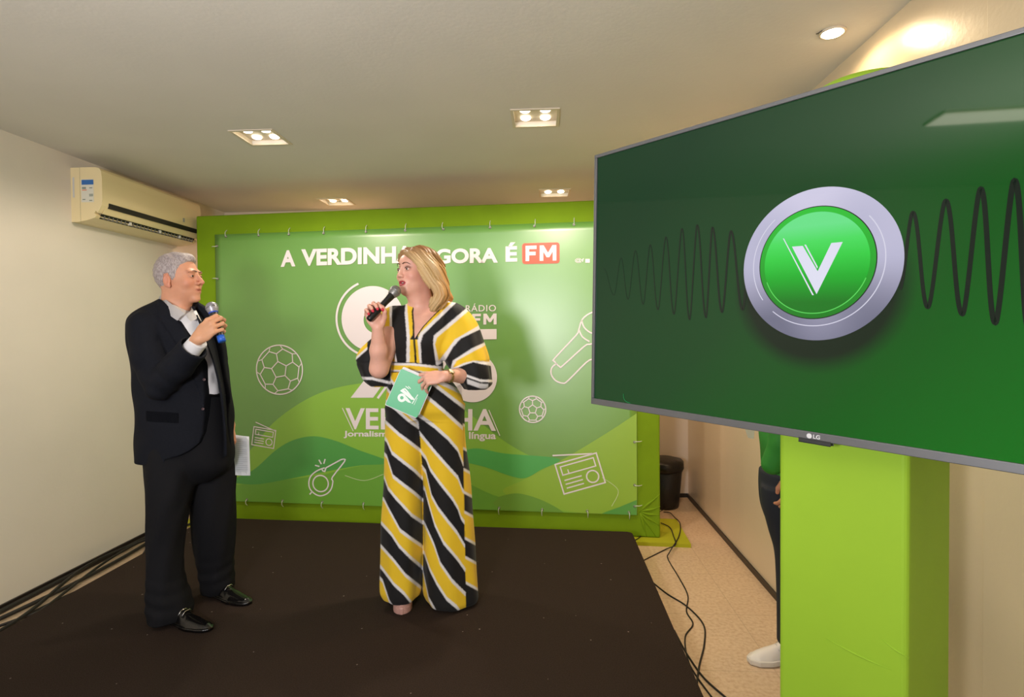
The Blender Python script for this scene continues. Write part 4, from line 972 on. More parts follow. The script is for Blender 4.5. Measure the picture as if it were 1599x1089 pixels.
    jf = unit(RGT*math.cos(math.radians(38))-FWD*math.sin(math.radians(38))); jl = np.cross([0, 0, 1], jf)   # the way the chest faces
    cen = lambda z: np.stack([np.interp(z, T[:, 0], T[:, 1]), np.interp(z, T[:, 0], T[:, 2])], 1)
    zk = lambda py: float(at(290, py, 2.6)[2])
    def chestlocal(P):
        cc = cen(P[:, 2]); u = P@RGT-cc[:, 0]; v = P@FWD-cc[:, 1]
        fx = u*(jf@RGT)+v*(jf@FWD); ly = u*(jl@RGT)+v*(jl@FWD); return fx, ly
    OP = np.array([(zk(760), -.085, .16), (zk(716), -.055, .13), (zk(690), .010, .12), (zk(650), .045, .105), (zk(610), .040, .10), (zk(560), -.005, .09), (zk(520), -.030, .070), (zk(490), -.055, .06), (zk(470), -.085, .055), (zk(455), -.10, .06)])
    OP = OP[np.argsort(OP[:, 0])]
    # signed distance to the opening: positive inside
    def opening(P):
        fx, ly = chestlocal(P); a = np.interp(P[:, 2], OP[:, 0], -OP[:, 1]*0+OPR(P[:, 2])); return fx, ly
    opR = np.array([(zk(716), .075), (zk(700), .020), (zk(685), -.010), (zk(650), -.030), (zk(610), -.030), (zk(570), -.052), (zk(540), -.078), (zk(510), -.095), (zk(485), -.095), (zk(465), -.085)]); opR = opR[np.argsort(opR[:, 0])]
    opL = np.array([(zk(716), .150), (zk(650), .120), (zk(610), .105), (zk(560), .085), (zk(520), .075), (zk(490), .06), (zk(465), .05)]); opL = opL[np.argsort(opL[:, 0])]
    pr = lambda L_: (lambda A: A[np.argsort(A[:, 0])])(np.array([(float(at(a, b, Z_)[2]), float(at(a, b, Z_)@RGT)) for a, b, Z_ in L_]))
    opR = pr([(250, 458, 2.64), (254, 466, 2.62), (264, 482, 2.60), (276, 501, 2.59), (288, 521, 2.59), (302, 543, 2.60), (314, 565, 2.62), (321, 590, 2.635), (324, 620, 2.64), (324, 650, 2.64), (321, 675, 2.635), (313, 692, 2.62), (300, 703, 2.61), (284, 711, 2.60), (262, 717, 2.60)])
    opL = pr([(304, 470, 2.70), (308, 485, 2.70), (312, 500, 2.68), (322, 530, 2.69), (334, 562, 2.70), (341, 590, 2.70), (345, 615, 2.70), (349, 645, 2.70), (353, 690, 2.70), (355, 730, 2.70)])
    # local +y is his left (far side), -y his right (near side)
    def opdist(P):
        fx, ly = chestlocal(P); r = np.interp(P[:, 2], opR[:, 0], opR[:, 1]); l = np.interp(P[:, 2], opL[:, 0], opL[:, 1]); x = P@RGT
        hi_ = np.clip((P[:, 2]-zk(515))/.05, 0, 1); return np.minimum(x-r, np.minimum(fx+.10*hi_, 2.745-P@FWD)), fx, ly, r, l
    def fold(a, z): return 1+.012*np.sin(a*5+z*22)+.008*np.sin(a*9-z*31)
    sleeveR = [shR, at(233, 560, 2.57), at(250, 600, 2.55), at(278, 572, 2.51), at(312, 532, 2.46)]; cpt = at(303, 542, 2.475); cdir = unit(at(312, 532, 2.465)-at(278, 572, 2.51))
    def jacket(P):
        d = zloft(P, T, 2.5, fold)
        sr = chain(P, sleeveR, [.078, .070, .066, .063, .060], .02)
        ph = np.sin((P@unit(V3(.4, .2, 1)))*75+np.sin(P[:, 0]*30)*1.3)
        near = np.exp(-np.linalg.norm(P-el, axis=1)**2/.012); sr = sr+.006*near*ph
        sl = chain(P, [shL, at(324, 560, 2.88), elL, at(342, 635, 2.88), at(355, 670, 2.88)], [.076, .062, .056, .050, .042], .02)
        open_, fx, ly, r, l = opdist(P)
        lap = np.interp(P[:, 2], [zk(640), zk(610), zk(560), zk(500), zk(470)], [0, .022, .058, .070, .05])
        onlap = (open_ < .0) & (open_ > -lap) & (fx > 0); d = d-np.where(onlap, .006, 0)
        d = smax(d, -(zloft(P, Tin, 2.5)), .004) if False else d
        # cut the front opening down to the shirt and trousers
        sr = np.maximum(sr, (P-cpt)@cdir)
        shell = smax(d, open_, .004)
        # rounded lower front corner
        d = smin(shell, sr, .018); d = np.maximum(d, -cuff(P))
        d = smin(d, np.maximum(sl, (P-at(354, 665, 2.88))@unit(at(355, 670, 2.88)-at(342, 635, 2.88))), .02)
        d = np.maximum(d, -cuffl(P))
        return np.maximum(d, -neckhole(P))
    wdir = unit(wr-el)
    def cuff(P): return cap(P, cpt-cdir*.02, cpt+cdir*.03, .052, .052)
    def cuffl(P): return cap(P, at(352, 662, 2.88), at(358, 680, 2.88), .034, .036)
    def neckhole(P): return smin(cap(P, at(275, 440, 2.735), at(283, 477, 2.715), .104, .070), cap(P, at(275, 462, 2.68), at(284, 490, 2.62), .05, .035), .02)
    M_suit = mat('charcoal_navy_suit', (22, 24, 31), rough=.85, spec=.15, var=.12, scale=90, bump=.0006, bscale=500)
    jb = bounds([at(200, 455, 2.74), at(375, 722, 2.74)], .0); jb = (jb[0]-np.array([.02, .30, .02]), jb[1]+np.array([.04, .28, .03]))
    jk = sdfobj('jacket', [(jacket, *jb, .0050)], M_suit, root)
    def panel(name, inn, out, m, par):
        A = catmull([at(*p) for p in inn], 5); Bq = catmull([at(*p) for p in out], 5); bm = bmesh.new(); g_ = []
        for a, b in zip(A, Bq): g_.append([bm.verts.new(a+(b-a)*t_-FWD*.040*math.sin(t_*3.14)+RGT*.004*math.sin(t_*3.14)) for t_ in np.linspace(0, 1, 7)])
        for r0, r1 in zip(g_, g_[1:]):
            for i in range(6): bm.faces.new((r0[i], r1[i], r1[i+1], r0[i+1]))
        bmesh.ops.recalc_face_normals(bm, faces=bm.faces); bmesh.ops.solidify(bm, geom=bm.faces[:], thickness=.006); return bmobj(name, bm, m, par, True)
    panel('front_panel', [(304, 480, 2.72), (307, 488, 2.69), (312, 502, 2.64), (322, 530, 2.62), (334, 562, 2.62), (342, 590, 2.62), (347, 615, 2.62), (351, 645, 2.63), (354, 680, 2.64), (355, 712, 2.65)],
          [(308, 481, 2.80), (320, 491, 2.82), (331, 506, 2.82), (341, 530, 2.80), (347, 562, 2.79), (352, 590, 2.79), (356, 615, 2.79), (358, 645, 2.79), (359, 680, 2.80), (358, 712, 2.80)], M_suit, jk)
    # pocket flap, buttons
    M_btn = mat('dark_red_button', (66, 34, 40), rough=.35)
    bt = [(319, 593), (317, 639), (310, 553)]
    def surf(f, p, d):         # walk from p along d to the surface
        p = np.array(p, float)
        for _ in range(60):
            v = f(p[None])[0]
            if v < .0004: break
            p = p+d*max(v*.6, .0008)
        return p
    for (x, y) in bt:
        ry = unit(ray(x, y)); q = surf(jacket, at(x, y, 2.30), ry); bm = bmesh.new(); lathe(bm, q+ry*.002, -ry, [(0, .0065), (.005, .0065), (.006, .005), (.0045, .003)], 16); bmobj('button', bm, M_btn, jk, True)
    P = [surf(jacket, at(x, y, 2.3), unit(ray(x, y))) for x, y in ((229, 642), (245, 643), (262, 644), (279, 645))]; P2 = [surf(jacket, at(x, y, 2.3), unit(ray(x, y))) for x, y in ((229, 658), (245, 659), (262, 660), (279, 661))]
    bm = bmesh.new(); off = -FWD*.004; A = [bm.verts.new(p+off) for p in P]; Bv = [bm.verts.new(p+off) for p in P2]
    for i in range(3): bm.faces.new((A[i], A[i+1], Bv[i+1], Bv[i]))
    bmesh.ops.solidify(bm, geom=bm.faces[:], thickness=.006); bmobj('pocket_flap', bm, M_suit, jk)
    # ---------------- shirt
    Ts = T.copy(); Ts[:, 3] -= .016; Ts[:, 4] -= .016; Ts = Ts[(Ts[:, 0] > zk(622)) & (Ts[:, 0] < zk(473))]
    ZL = [at(a, b, c_) for a, b, c_ in ((240, 462, 2.66), (254, 465, 2.66), (270, 479, 2.63), (288, 494, 2.61), (300, 482, 2.66), (312, 478, 2.7))]; ZLx = [float(q@RGT) for q in ZL]; ZLz = [float(q[2]) for q in ZL]
    def shirt(P):
        d = zloft(P, Ts, 2.4, lambda a, z: 1+.012*np.sin(a*11+z*40)+.006*np.sin(a*17-z*60))
        # collar: two leaves round the neck
        q = P-W((-.035, 0, -.135)); q = q@np.stack([f_, l_, u_], 1)
        rad = np.sqrt((q[:, 0]/1.06)**2+q[:, 1]**2); top = .030-.42*np.clip(q[:, 0], -.02, .08)-.018*0; bot = -.035-.35*np.clip(q[:, 0], -.02, .09)
        cl = np.maximum(np.abs(rad-.075-.12*(-q[:, 2]-.42*q[:, 0]-.0))-.0045, np.maximum(q[:, 2]-top, bot-q[:, 2]))
        notch = (np.abs(q[:, 1])-.010-.45*np.clip(top-q[:, 2], 0, 1)); cl = np.where(q[:, 0] > .03, np.maximum(cl, -notch), cl)
        
        open_ = np.maximum(np.abs(q[:, 1])-.022-.25*(q[:, 2]+.10), np.abs(q[:, 2]+.05)-.07)
        return smax(np.maximum(d, P@RGT+.56*(P@FWD-2.67)-np.interp(P[:, 2], opL[:, 0], opL[:, 1])-.012), np.interp(P@RGT, ZLx, ZLz)*-1+P[:, 2], .006)
    def shirtcuff(P):
        a = at(313, 530, 2.465); b = at(284, 564, 2.50)
        e = np.maximum(cap(P, a, b, .037, .044), (P-at(306, 531.5, 2.465)-cdir*.004)@cdir)
        return e
    sc_p = [wr, el]
    def strip(name, top, bot, th, m, par, off=0):
        n = 14; A = catmull([at(*p) for p in top], 5); Bq = catmull([at(*p) for p in bot], 5); bm = bmesh.new(); g_ = []
        for a, b in zip(A, Bq): g_.append([bm.verts.new(a+(b-a)*t_-FWD*.006*math.sin(t_*3.14)) for t_ in np.linspace(0, 1, 5)])
        for r0, r1 in zip(g_, g_[1:]):
            for i in range(4): bm.faces.new((r0[i], r1[i], r1[i+1], r0[i+1]))
        bmesh.ops.solidify(bm, geom=bm.faces[:], thickness=th); return bmobj(name, bm, m, par, False)
    M_shirt = mat('white_shirt_cotton', (226, 224, 226), rough=.7, bump=.0006, bscale=120)
    zb = bounds([at(215, 458, 2.74), at(350, 625, 2.74)], 0)
    sh = sdfobj('shirt', [(shirt, zb[0]-np.array([0, .24, .02]), zb[1]+np.array([0, .24, .03]), .0045), (shirtcuff, *bounds([wr, wr+(el-wr)*.45], .06), .003)], M_shirt, root)
    strip('collar', [(262, 462, 2.80), (252, 460, 2.76), (254, 464, 2.70), (263, 471, 2.65), (276, 481, 2.62), (288.5, 489.5, 2.612)], [(262, 470, 2.83), (248, 470, 2.78), (249, 474, 2.69), (257, 484, 2.635), (267, 494, 2.598), (277, 501, 2.587)], .003, M_shirt, sh)
    strip('collar', [(262, 462, 2.80), (276, 466, 2.80), (290, 472, 2.77), (299, 480, 2.70), (296, 487, 2.64), (290, 491, 2.612)], [(262, 470, 2.83), (280, 474, 2.83), (297, 480, 2.79), (308, 490, 2.71), (307, 498, 2.64), (298, 502, 2.59)], .003, M_shirt, sh)
    for (x, y) in ((303, 520), (311, 548), (320, 578)):
        bm = bmesh.new(); ry = unit(ray(x, y)); q = surf(shirt, at(x, y, 2.4), ry); lathe(bm, q+ry*.001, -ry, [(0, .0045), (.003, .0045), (.0035, .003)], 12)
        bmobj('shirt_button', bm, mat('shirt_button', (205, 203, 200), rough=.3), sh, True)
    # ---------------- trousers
    def lf_(k1, k2): return lambda a, z: 1+.034*np.sin(a*3+z*7+k1)+.024*np.sin(a*6-z*16+k2)+.05*np.exp(-((z-STG-.12)/.10)**2)*np.sin(z*95+np.cos(a+k1)*2.0)*.55
    PEL = smoothrows(pxkeys(2.75, [(606, 232, 348, .135, 0), (640, 230, 353, .145, 0), (680, 229, 358, .15, 0), (715, 230, 362, .14, 0), (735, 240, 354, .11, 0), (752, 262, 330, .06, 0)]))
    LR = smoothrows(pxkeys(2.66, [(690, 231, 306, .115, .04), (730, 230, 306, .112, .02), (765, 232, 299, .105, 0), (800, 235, 290, .098, -.01), (850, 236, 283, .095, -.01), (900, 237, 282, .098, -.02), (930, 237, 290, .105, -.02), (950, 238, 295, .11, -.02), (968, 242, 292, .11, -.02), (977, 247, 288, .10, -.02)]))
    LL = smoothrows(pxkeys(2.84, [(690, 292, 360, .115, 0), (730, 291, 364, .112, 0), (770, 298, 364, .10, 0), (810, 301, 364, .095, .01), (850, 305, 364, .09, .03), (880, 311, 363, .088, .05), (905, 317, 363, .09, .06), (918, 320, 363, .092, .07), (930, 322, 360, .088, .07)]))
    def trousers(P):
        d = zloft(P, PEL, 2.3); d = smin(d, zloft(P, LR, 2.2, lf_(0, 1)), .02); return smin(d, zloft(P, LL, 2.2, lf_(2, .4)), .014)
    tb_ = bounds([at(225, 600, 2.75), at(368, 980, 2.70)], 0); tb_ = (tb_[0]-np.array([.02, .22, .02]), tb_[1]+np.array([.05, .34, .02]))
    tb_[0][2] = STG+.012
    tr = sdfobj('trousers', [(lambda P: np.maximum(trousers(P), STG+.022-P[:, 2]), *tb_, .0055)], mat('black_wool_trousers', (24, 24, 27), rough=.85, spec=.15, bump=.0008, bscale=300), root)
    bm = bmesh.new(); pb = []
    for x in np.linspace(318, 352, 9):
        ry = unit(ray(x, 617)); pb.append(surf(trousers, at(x, 617, 2.4), ry)-ry*.004)
    sweep(bm, pb, .010, 8); bmobj('belt', bm, mat('black_leather', (16, 15, 15), rough=.35), tr, True)
    # ---------------- shoes
    def shoe(hx, hy, tx, ty, lab, L=.30):
        h = onz(hx, hy, STG); t_ = onz(tx, ty, STG); d = unit(t_-h); l = np.cross([0, 0, 1], d); L = np.linalg.norm(t_-h); B = np.stack([d, l, V3(0, 0, 1)], 1)
        def f(P):
            q = (P-h)@B; x = q[:, 0]/L
            wd = np.interp(x, [0, .1, .3, .5, .68, .85, .95, 1.0], [.022, .032, .031, .038, .046, .038, .026, .010]); ht = np.interp(x, [0, .1, .3, .45, .6, .8, .93, 1], [.060, .075, .085, .075, .052, .038, .030, .018])
            top = np.maximum(np.sqrt((q[:, 1]/wd)**2+(np.clip(q[:, 2], 0, 1)/ht)**2)-1, -1)*np.minimum(wd, ht)
            d_ = np.maximum(top, np.maximum(np.abs(q[:, 0]-L/2)-L/2, .014-q[:, 2]))
            w2 = wd+.004; so = np.maximum(np.maximum(np.abs(q[:, 1])-w2, np.abs(q[:, 2]-.008)-.0075), np.abs(q[:, 0]-L/2)-L/2-.002)
            so = np.maximum(so, -np.maximum(np.abs(x-.40)*L-.045, q[:, 2]-.006))
            return smin(d_*.8, so, .003)
        o = sdfobj('shoe', [(f, *bounds([h, t_, h+V3(0, 0, .09)], .055), .003)], mat('polished_black_leather', (15, 14, 14), rough=.18, spec=.6), root)
        a = h+d*L*.52+V3(0, 0, .070); bm = bmesh.new()
        for sx in (-.012, .012): sweep(bm, [a-l*.030+d*sx+V3(0, 0, -.020), a-l*.012+d*sx, a+l*.012+d*sx, a+l*.030+d*sx+V3(0, 0, -.020)], .0028, 6)
        bmobj('shoe_buckle', bm, mat('buckle_metal', (190, 188, 184), rough=.2, metal=1), o, True)
    shoe(249, 966, 329, 986, ''); shoe(320, 925, 390, 945, '')
    mic('man', mh, mt, .0152, 'microphone with blue rings held by the man in the suit', [(-.005, .17, (38, 96, 200), 1.06), (.80, .90, (52, 84, 190), 1.30)], (168, 166, 176))
    # paper
    pa = [at(352, 676, 2.86), at(389, 682, 2.875), at(391, 743, 2.87), at(358, 741, 2.85)]
    bm = bmesh.new(); n = 8; g0 = []
    for j in range(n+1):
        for i in range(n+1):
            a, b = i/n, j/n; p = pa[0]*(1-a)*(1-b)+pa[1]*a*(1-b)+pa[2]*a*b+pa[3]*(1-a)*b; g0.append(bm.verts.new(p-FWD*.010*math.sin(a*3.1)))
    for j in range(n):
        for i in range(n): k = j*(n+1)+i; bm.faces.new((g0[k], g0[k+1], g0[k+n+2], g0[k+n+1]))
    bmesh.ops.solidify(bm, geom=bm.faces[:], thickness=.0012)
    M_pap = mat('white_paper', (226, 228, 238), rough=.7)
    tg = thing('sheet_of_paper', 'white printed sheet in the lowered hand of the man in the suit', 'paper', pa[0]); bmobj('sheet', bm, M_pap, tg, True)
    bm = bmesh.new()
    for j in range(16):
        b = .10+j*.05; P = []
        for a in np.linspace(.38, .90 if j % 4 else .72, 6): P.append(pa[0]*(1-a)*(1-b)+pa[1]*a*(1-b)+pa[2]*a*b+pa[3]*(1-a)*b-FWD*(.010*math.sin(a*3.1)+.0008))
        sweep(bm, P, .0007, 4)
    bmobj('printed_text_lines', bm, mat('grey_print', (150, 152, 168)), tg)
man()

# ---------------------------------------------------------------- the woman in the striped jumpsuit
def woman():
    Z0 = 2.72; foot = at(660, 958, Z0)
    root = thing('person', 'blonde woman in a yellow, black and white striped jumpsuit speaking into a microphone', 'person', (foot[0], foot[1], STG))
    fd = unit(-RGT*math.cos(math.radians(50))-FWD*math.sin(math.radians(50)))
    H = frame(at(650, 427, 2.70), fd, math.radians(2), math.radians(2)); s = .955; c, f_, l_, u_ = H; B3 = np.stack([f_, l_, u_], 1)
    loc, hf = head_sdf(H, s, True, True); W = lambda p: c+B3@(np.array(p)*s)
    neck0 = W((-.018, 0, -.06)); neck1 = at(659, 484, 2.73)
    TK = pxkeys(2.72, [(466, 650, 672, .045, .02), (472, 640, 688, .055, .02), (480, 626, 704, .075, .015), (488, 616, 712, .090, .01), (500, 612, 714, .105, 0), (520, 611, 711, .125, -.005), (535, 612, 706, .128, -.005), (555, 612, 697, .110, 0), (567, 611, 692, .102, 0), (585, 609, 694, .104, 0), (600, 606, 708, .12, 0), (622, 604, 722, .13, 0), (638, 605, 723, .128, 0), (652, 612, 715, .10, 0)])
    T = smoothrows(TK)
    Tb = T.copy(); Tb[:, 3] -= .011; Tb[:, 4] -= .012
    Tb = Tb[(Tb[:, 0] > float(at(650, 545, 2.6)[2]))]
    def headneck(P):
        d = smin(hf(P), cap(P, neck0, neck1, .050, .055), .022); d = smin(d, cap(P, W((.03, 0, -.085)), W((.0, 0, -.14)), .030, .036), .03)
        return smin(d, zloft(P, Tb, 2.3), .03)
    # right arm, raised with the microphone
    mh = at(618.5, 453.5, 2.535); mt = at(575.5, 500, 2.455); el = at(592, 576, 2.58); wr = at(590, 511, 2.50)
    mid = mt+(mh-mt)*.36
    X1 = unit(-RGT*.34+V3(0, 0, .94)); Yv = unit((mh-mt)); Z1 = unit(FWD*.95-RGT*.2)
    hf1, hp1, ht1, _ = hand_parts(wr, X1, Yv, Z1, .90, ((62, 68, 40), (60, 66, 38), (58, 66, 38), (58, 64, 36)), (6, 2, -3, -8), [(.010, .024, -.010), (.034, .040, -.030), (.056, .044, -.050), (.080, .042, -.056)])
    def arm1(P):
        d = smin(hf1(P), cap(P, wr, wr+(el-wr)*.55, .0245, .036), .015); return smin(d, cap(P, wr+(el-wr)*.55, el, .037, .040), .02)
    def arm1b(P): return smin(arm1(P), cap(P, el, at(612, 520, 2.68), .042, .050), .02)
    # left arm across the waist with the card
    el2 = at(744, 584, 2.725); wr2 = at(694, 588, 2.51)
    X2 = unit(-RGT*.96-V3(0, 0, .10)-FWD*.02); back2 = unit(-FWD*.72+V3(0, 0, .70)); Y2 = np.cross(X2, back2)
    if Y2[2] < 0: Y2 = -Y2
    hf2, hp2, ht2, _ = hand_parts(wr2, X2, Y2, back2, .92, ((24, 26, 12), (40, 26, 12), (50, 30, 14), (54, 32, 16)), (16, 2, -6, -12), [(.015, .020, -.010), (.045, .030, -.030), (.070, .022, -.040), (.090, .012, -.044)])
    def arm2(P):
        d = smin(hf2(P), cap(P, wr2, wr2+(el2-wr2)*.5, .0245, .034), .015); return smin(d, cap(P, wr2+(el2-wr2)*.5, el2, .035, .040), .02)
    aR, aL = at(628, 925, 2.70), at(700, 930, 2.80); hR, hL = at(632, 640, 2.72), at(695, 640, 2.72)
    core = [(at(658, 520, 2.73), at(655, 640, 2.73), .075, .09), (hR, aR, .06, .035), (hL, aL, .06, .035), (at(628, 505, 2.73), at(700, 500, 2.73), .04, .04), (at(705, 500, 2.73), el2, .04, .036), (at(622, 505, 2.70), el, .04, .036)]
    def tone(V):
        col = np.tile(np.array(lin((226, 172, 152))), (len(V), 1)); q = loc(V)
        def blend(mask, c_, k): col[mask] = col[mask]*(1-k)+np.array(lin(c_))*k
        blend((q[:, 0] > .068) & ((q[:, 1]/.0255)**2+((q[:, 2]+.0590)/.0135)**2 < 1), (168, 30, 56), .9)
        blend((q[:, 0] > .066) & (q[:, 0] < .086) & (np.abs(q[:, 1]) < .015) & (np.abs(q[:, 2]+.0595) < .0045), (60, 14, 20), .9)
        tint(col, q, (.075, .045, -.028), (.03, .024, .020), (222, 132, 124), .35); tint(col, q, (.085, .033, .0195), (.02, .017, .0065), (84, 50, 46), .75); tint(col, q, (.085, .033, .002), (.02, .015, .005), (110, 70, 62), .45)
        blend(nails(V, ht1[:4], None, .0055), (206, 30, 64), .95); blend(nails(V, ht2[:4], None, .005), (196, 70, 84), .5)
        return col
    sdfobj('body', [(headneck, *bounds([W((-.12, -.1, -.1)), W((.13, .1, .14)), at(612, 545, 2.6), at(716, 545, 2.86)], .02), .0028),
        (arm1b, *bounds(hp1+[el, at(612, 520, 2.68)], .055), .0024), (arm2, *bounds(hp2+[el2], .05), .0024),
        (lambda P: body_core(P, core), *bounds([q for x in core for q in x[:2]], .1), .014)], skin_mat('woman_skin', None, .42), root, colour=tone)
    eyes(H, s, root, (46, 32, 26), True); brow(H, s, root, ('brown', (92, 62, 44)), .85, .002)
    bm = bmesh.new()          # teeth
    sweep(bm, [W((.078, -.014, -.054)), W((.0865, 0, -.0545)), W((.078, .014, -.054))], .0038*s, 8); bmobj('teeth', bm, mat('teeth_white', (232, 228, 222), rough=.25), root, True)
    bm = bmesh.new()          # lashes
    for sd in (1, -1): sweep(bm, catmull([W((.0865, .018*sd, .012)), W((.0915, .028*sd, .0165)), W((.086, .040*sd, .0155)), W((.079, .047*sd, .012))], 4), .0014*s, 6)
    bmobj('eyelashes', bm, mat('lash_black', (24, 16, 14), rough=.8), root, True)
    # ---------------- hair
    def K(*a): return [at(x, y, z) for x, y, z in a]
    locks = [(K((633, 396, 2.635), (644, 399, 2.605), (659, 414, 2.60), (670, 433, 2.61), (684, 449, 2.615), (688, 462, 2.61), (679, 473, 2.60), (674, 484, 2.605)), [.010, .018, .024, .027, .028, .026, .020, .009]),
             (K((646, 391, 2.64), (664, 402, 2.62), (678, 420, 2.62), (687, 440, 2.64), (692, 456, 2.65), (689, 472, 2.64), (680, 483, 2.63)), [.016, .022, .026, .028, .028, .022, .010]),
             (K((656, 392, 2.70), (673, 400, 2.71), (684, 418, 2.72), (689, 438, 2.74), (693, 452, 2.74), (700, 462, 2.73), (705, 469, 2.73)), [.022, .028, .030, .030, .024, .016, .007]),
             (K((662, 398, 2.77), (674, 410, 2.79), (682, 435, 2.80), (686, 458, 2.80), (684, 470, 2.80)), [.028, .034, .034, .030, .018]),
             (K((636, 393, 2.72), (648, 405, 2.80), (660, 430, 2.83), (668, 455, 2.82), (668, 470, 2.80)), [.020, .030, .034, .03, .018])]
    locks.append((K((629, 394, 2.66), (625.5, 399, 2.70), (624.5, 407, 2.73)), [.010, .009, .005]))
    LD = [[catmull(k, 4), np.interp(np.linspace(0, 1, (len(k)-1)*4+1), np.linspace(0, 1, len(r)), r)] for k, r in locks]
    SZ = np.array([at(650, y, 2.68)[2] for y in (486, 474, 464, 450, 436, 420, 405, 392, 384)]); SX = np.array([34, 44, 47, 44, 35, 22, 10, 0, -8])*.0030
    def strand(P): return P@RGT-np.interp(P[:, 2], SZ, SX)+.35*(P@FWD)
    def hair(P):
        q = loc(P); d = ell(q, (-.022, 0, .040), (.104, .084, .100))
        front = q[:, 0]-.052-.30*(q[:, 2]-.085)*(q[:, 2] < .085)+.0; face = np.maximum(-(q[:, 0]-(.010+.50*np.clip(q[:, 2]-.0, -1, .2))), q[:, 2]-.100)
        d = smax(d, -np.maximum(-(-(q[:, 0])+.018+.42*np.clip(q[:, 2], -.1, .12))*1.0, q[:, 2]-.094), .01)
        e = None
        for pts, rs in LD:
            a = chain(P, pts, rs, .012); e = a if e is None else smin(e, a, .012)
        d = smin(d*s, e, .018)
        u = strand(P)+.004*np.sin(P[:, 2]*55); st = np.clip((SZ[-1]-.004-P[:, 2])/.03, .2, 1)*1.0; st = st*(.0016*np.sin(u*330)+.0010*np.sin(u*610+1)+.0022*np.sin(u*120+P[:, 2]*12))
        clear = ell(q, (.088, .0, -.02), (.055, .052, .105))*s       # keep the face free
        return smax(d+st, -clear, .006)
    def hcol(V):
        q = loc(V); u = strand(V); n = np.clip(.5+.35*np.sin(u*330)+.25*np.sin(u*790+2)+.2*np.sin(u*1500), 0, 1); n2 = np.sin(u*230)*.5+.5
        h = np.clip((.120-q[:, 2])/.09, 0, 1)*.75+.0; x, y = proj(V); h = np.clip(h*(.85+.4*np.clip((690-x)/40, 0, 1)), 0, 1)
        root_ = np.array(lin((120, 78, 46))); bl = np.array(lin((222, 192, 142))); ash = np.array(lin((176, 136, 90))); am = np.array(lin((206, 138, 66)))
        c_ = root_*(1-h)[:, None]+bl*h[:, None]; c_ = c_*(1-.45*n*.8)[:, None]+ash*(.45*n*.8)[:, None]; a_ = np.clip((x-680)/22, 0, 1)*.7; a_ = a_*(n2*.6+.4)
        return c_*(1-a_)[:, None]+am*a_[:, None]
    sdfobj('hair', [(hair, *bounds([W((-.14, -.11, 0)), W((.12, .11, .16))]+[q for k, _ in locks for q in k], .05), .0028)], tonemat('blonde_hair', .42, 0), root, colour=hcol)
    # ---------------- jumpsuit
    SR = smoothrows(pxkeys(2.72, [(473, 690, 712, .045, .0), (481, 684, 725, .065, 0), (496, 680, 738.5, .08, 0), (511, 680, 747.6, .09, 0), (535, 684, 755, .10, -.01), (556, 690, 762, .10, -.02), (575, 702, 766, .10, -.03), (590, 712, 768, .10, -.03), (600, 720, 769, .095, -.03), (607, 725, 762, .085, -.03)]))
    SL = smoothrows(pxkeys(2.72, [(478, 612, 640, .05, 0), (486, 598, 640, .07, 0), (500, 592, 640, .08, 0), (520, 590, 632, .085, .01), (534, 574, 628, .085, .02), (546, 562, 624, .085, .02), (562, 556, 618, .085, .02), (580, 562, 614, .085, .02), (594, 569, 612, .08, .02), (603, 580, 610, .07, .02)]))
    def shrink(R_, k, y0): Q = R_.copy(); Q[:, 3] = np.maximum(Q[:, 3]-k, .003); Q[:, 4] = np.maximum(Q[:, 4]-k, .003); z0 = float(at(700, y0, 2.7)[2]); Q = Q[Q[:, 0] < z0]; Q = np.vstack([Q[0]-np.array([.05, 0, 0, 0, 0]), Q]); return Q
    SRi = shrink(SR, .007, 570); SLi = shrink(SL, .007, 575)
    LG = smoothrows(pxkeys(2.77, [(636, 604, 664, .12, -.04), (660, 603, 664, .12, -.03), (700, 602, 662, .115, -.02), (760, 600.5, 661, .112, 0), (820, 597.5, 660, .112, 0), (880, 596.5, 658.5, .114, .01), (912, 596.5, 657, .116, .01), (922, 598, 656, .116, .01), (929, 602, 654, .112, .01)]))
    RG = smoothrows(pxkeys(2.80, [(632, 652, 725, .12, -.06), (660, 652, 725.5, .12, -.05), (700, 656, 728, .118, -.03), (760, 660, 735, .120, -.01), (820, 661, 739, .122, 0), (880, 661, 743, .125, 0), (920, 663, 746, .128, 0), (932, 666, 746, .128, 0), (941, 672, 740, .12, 0)]))
    def hemfold(k):
        def g(a, z): t = np.clip((1.0-z)/.8, 0, 1); return 1+t*(.045*np.sin(a*4+k)+.03*np.sin(a*7+k*2+z*3))+.010*np.sin(a*3+z*17)
        return g
    gR = lambda a, z: 1+.035*np.sin(a*5+z*9)+.02*np.sin(a*9-z*14)
    Vb = at(647.8, 529, 2.6)
    zx = lambda x, y: (float(at(x, y, 2.6)[2]), float(at(x, y, 2.6)@RGT))
    VL = np.array([zx(647.3, 529), zx(645.5, 505), zx(642, 487), zx(643, 474), zx(646, 462), zx(650, 455)]); VL = VL[np.argsort(VL[:, 0])]; VR = np.array([zx(648.2, 529), zx(660, 510), zx(672, 496), zx(682, 484), zx(690, 472), zx(694, 462)]); VR = VR[np.argsort(VR[:, 0])]
    def jump(P):
        d = zloft(P, T, 2.3, lambda a, z: 1+.008*np.sin(a*7+z*30))
        d = smin(d, zloft(P, LG, 2.2, hemfold(.5)), .02); d = smin(d, zloft(P, RG, 2.2, hemfold(2.1)), .008) if False else smin(d, zloft(P, RG, 2.2, hemfold(2.1)), np.where(P[:, 2] > .85, .02, .006))
        r = zloft(P, SR, 2.2, gR); l = zloft(P, SL, 2.2, gR)
        r = np.maximum(r, -zloft(P, SRi, 2.2, gR)); l = np.maximum(l, -zloft(P, SLi, 2.2, gR))
        d = smin(d, r, .012); d = smin(d, l, .012)
        # belt seam
        zb_ = float(at(650, 567, 2.62)[2]); x = P@RGT
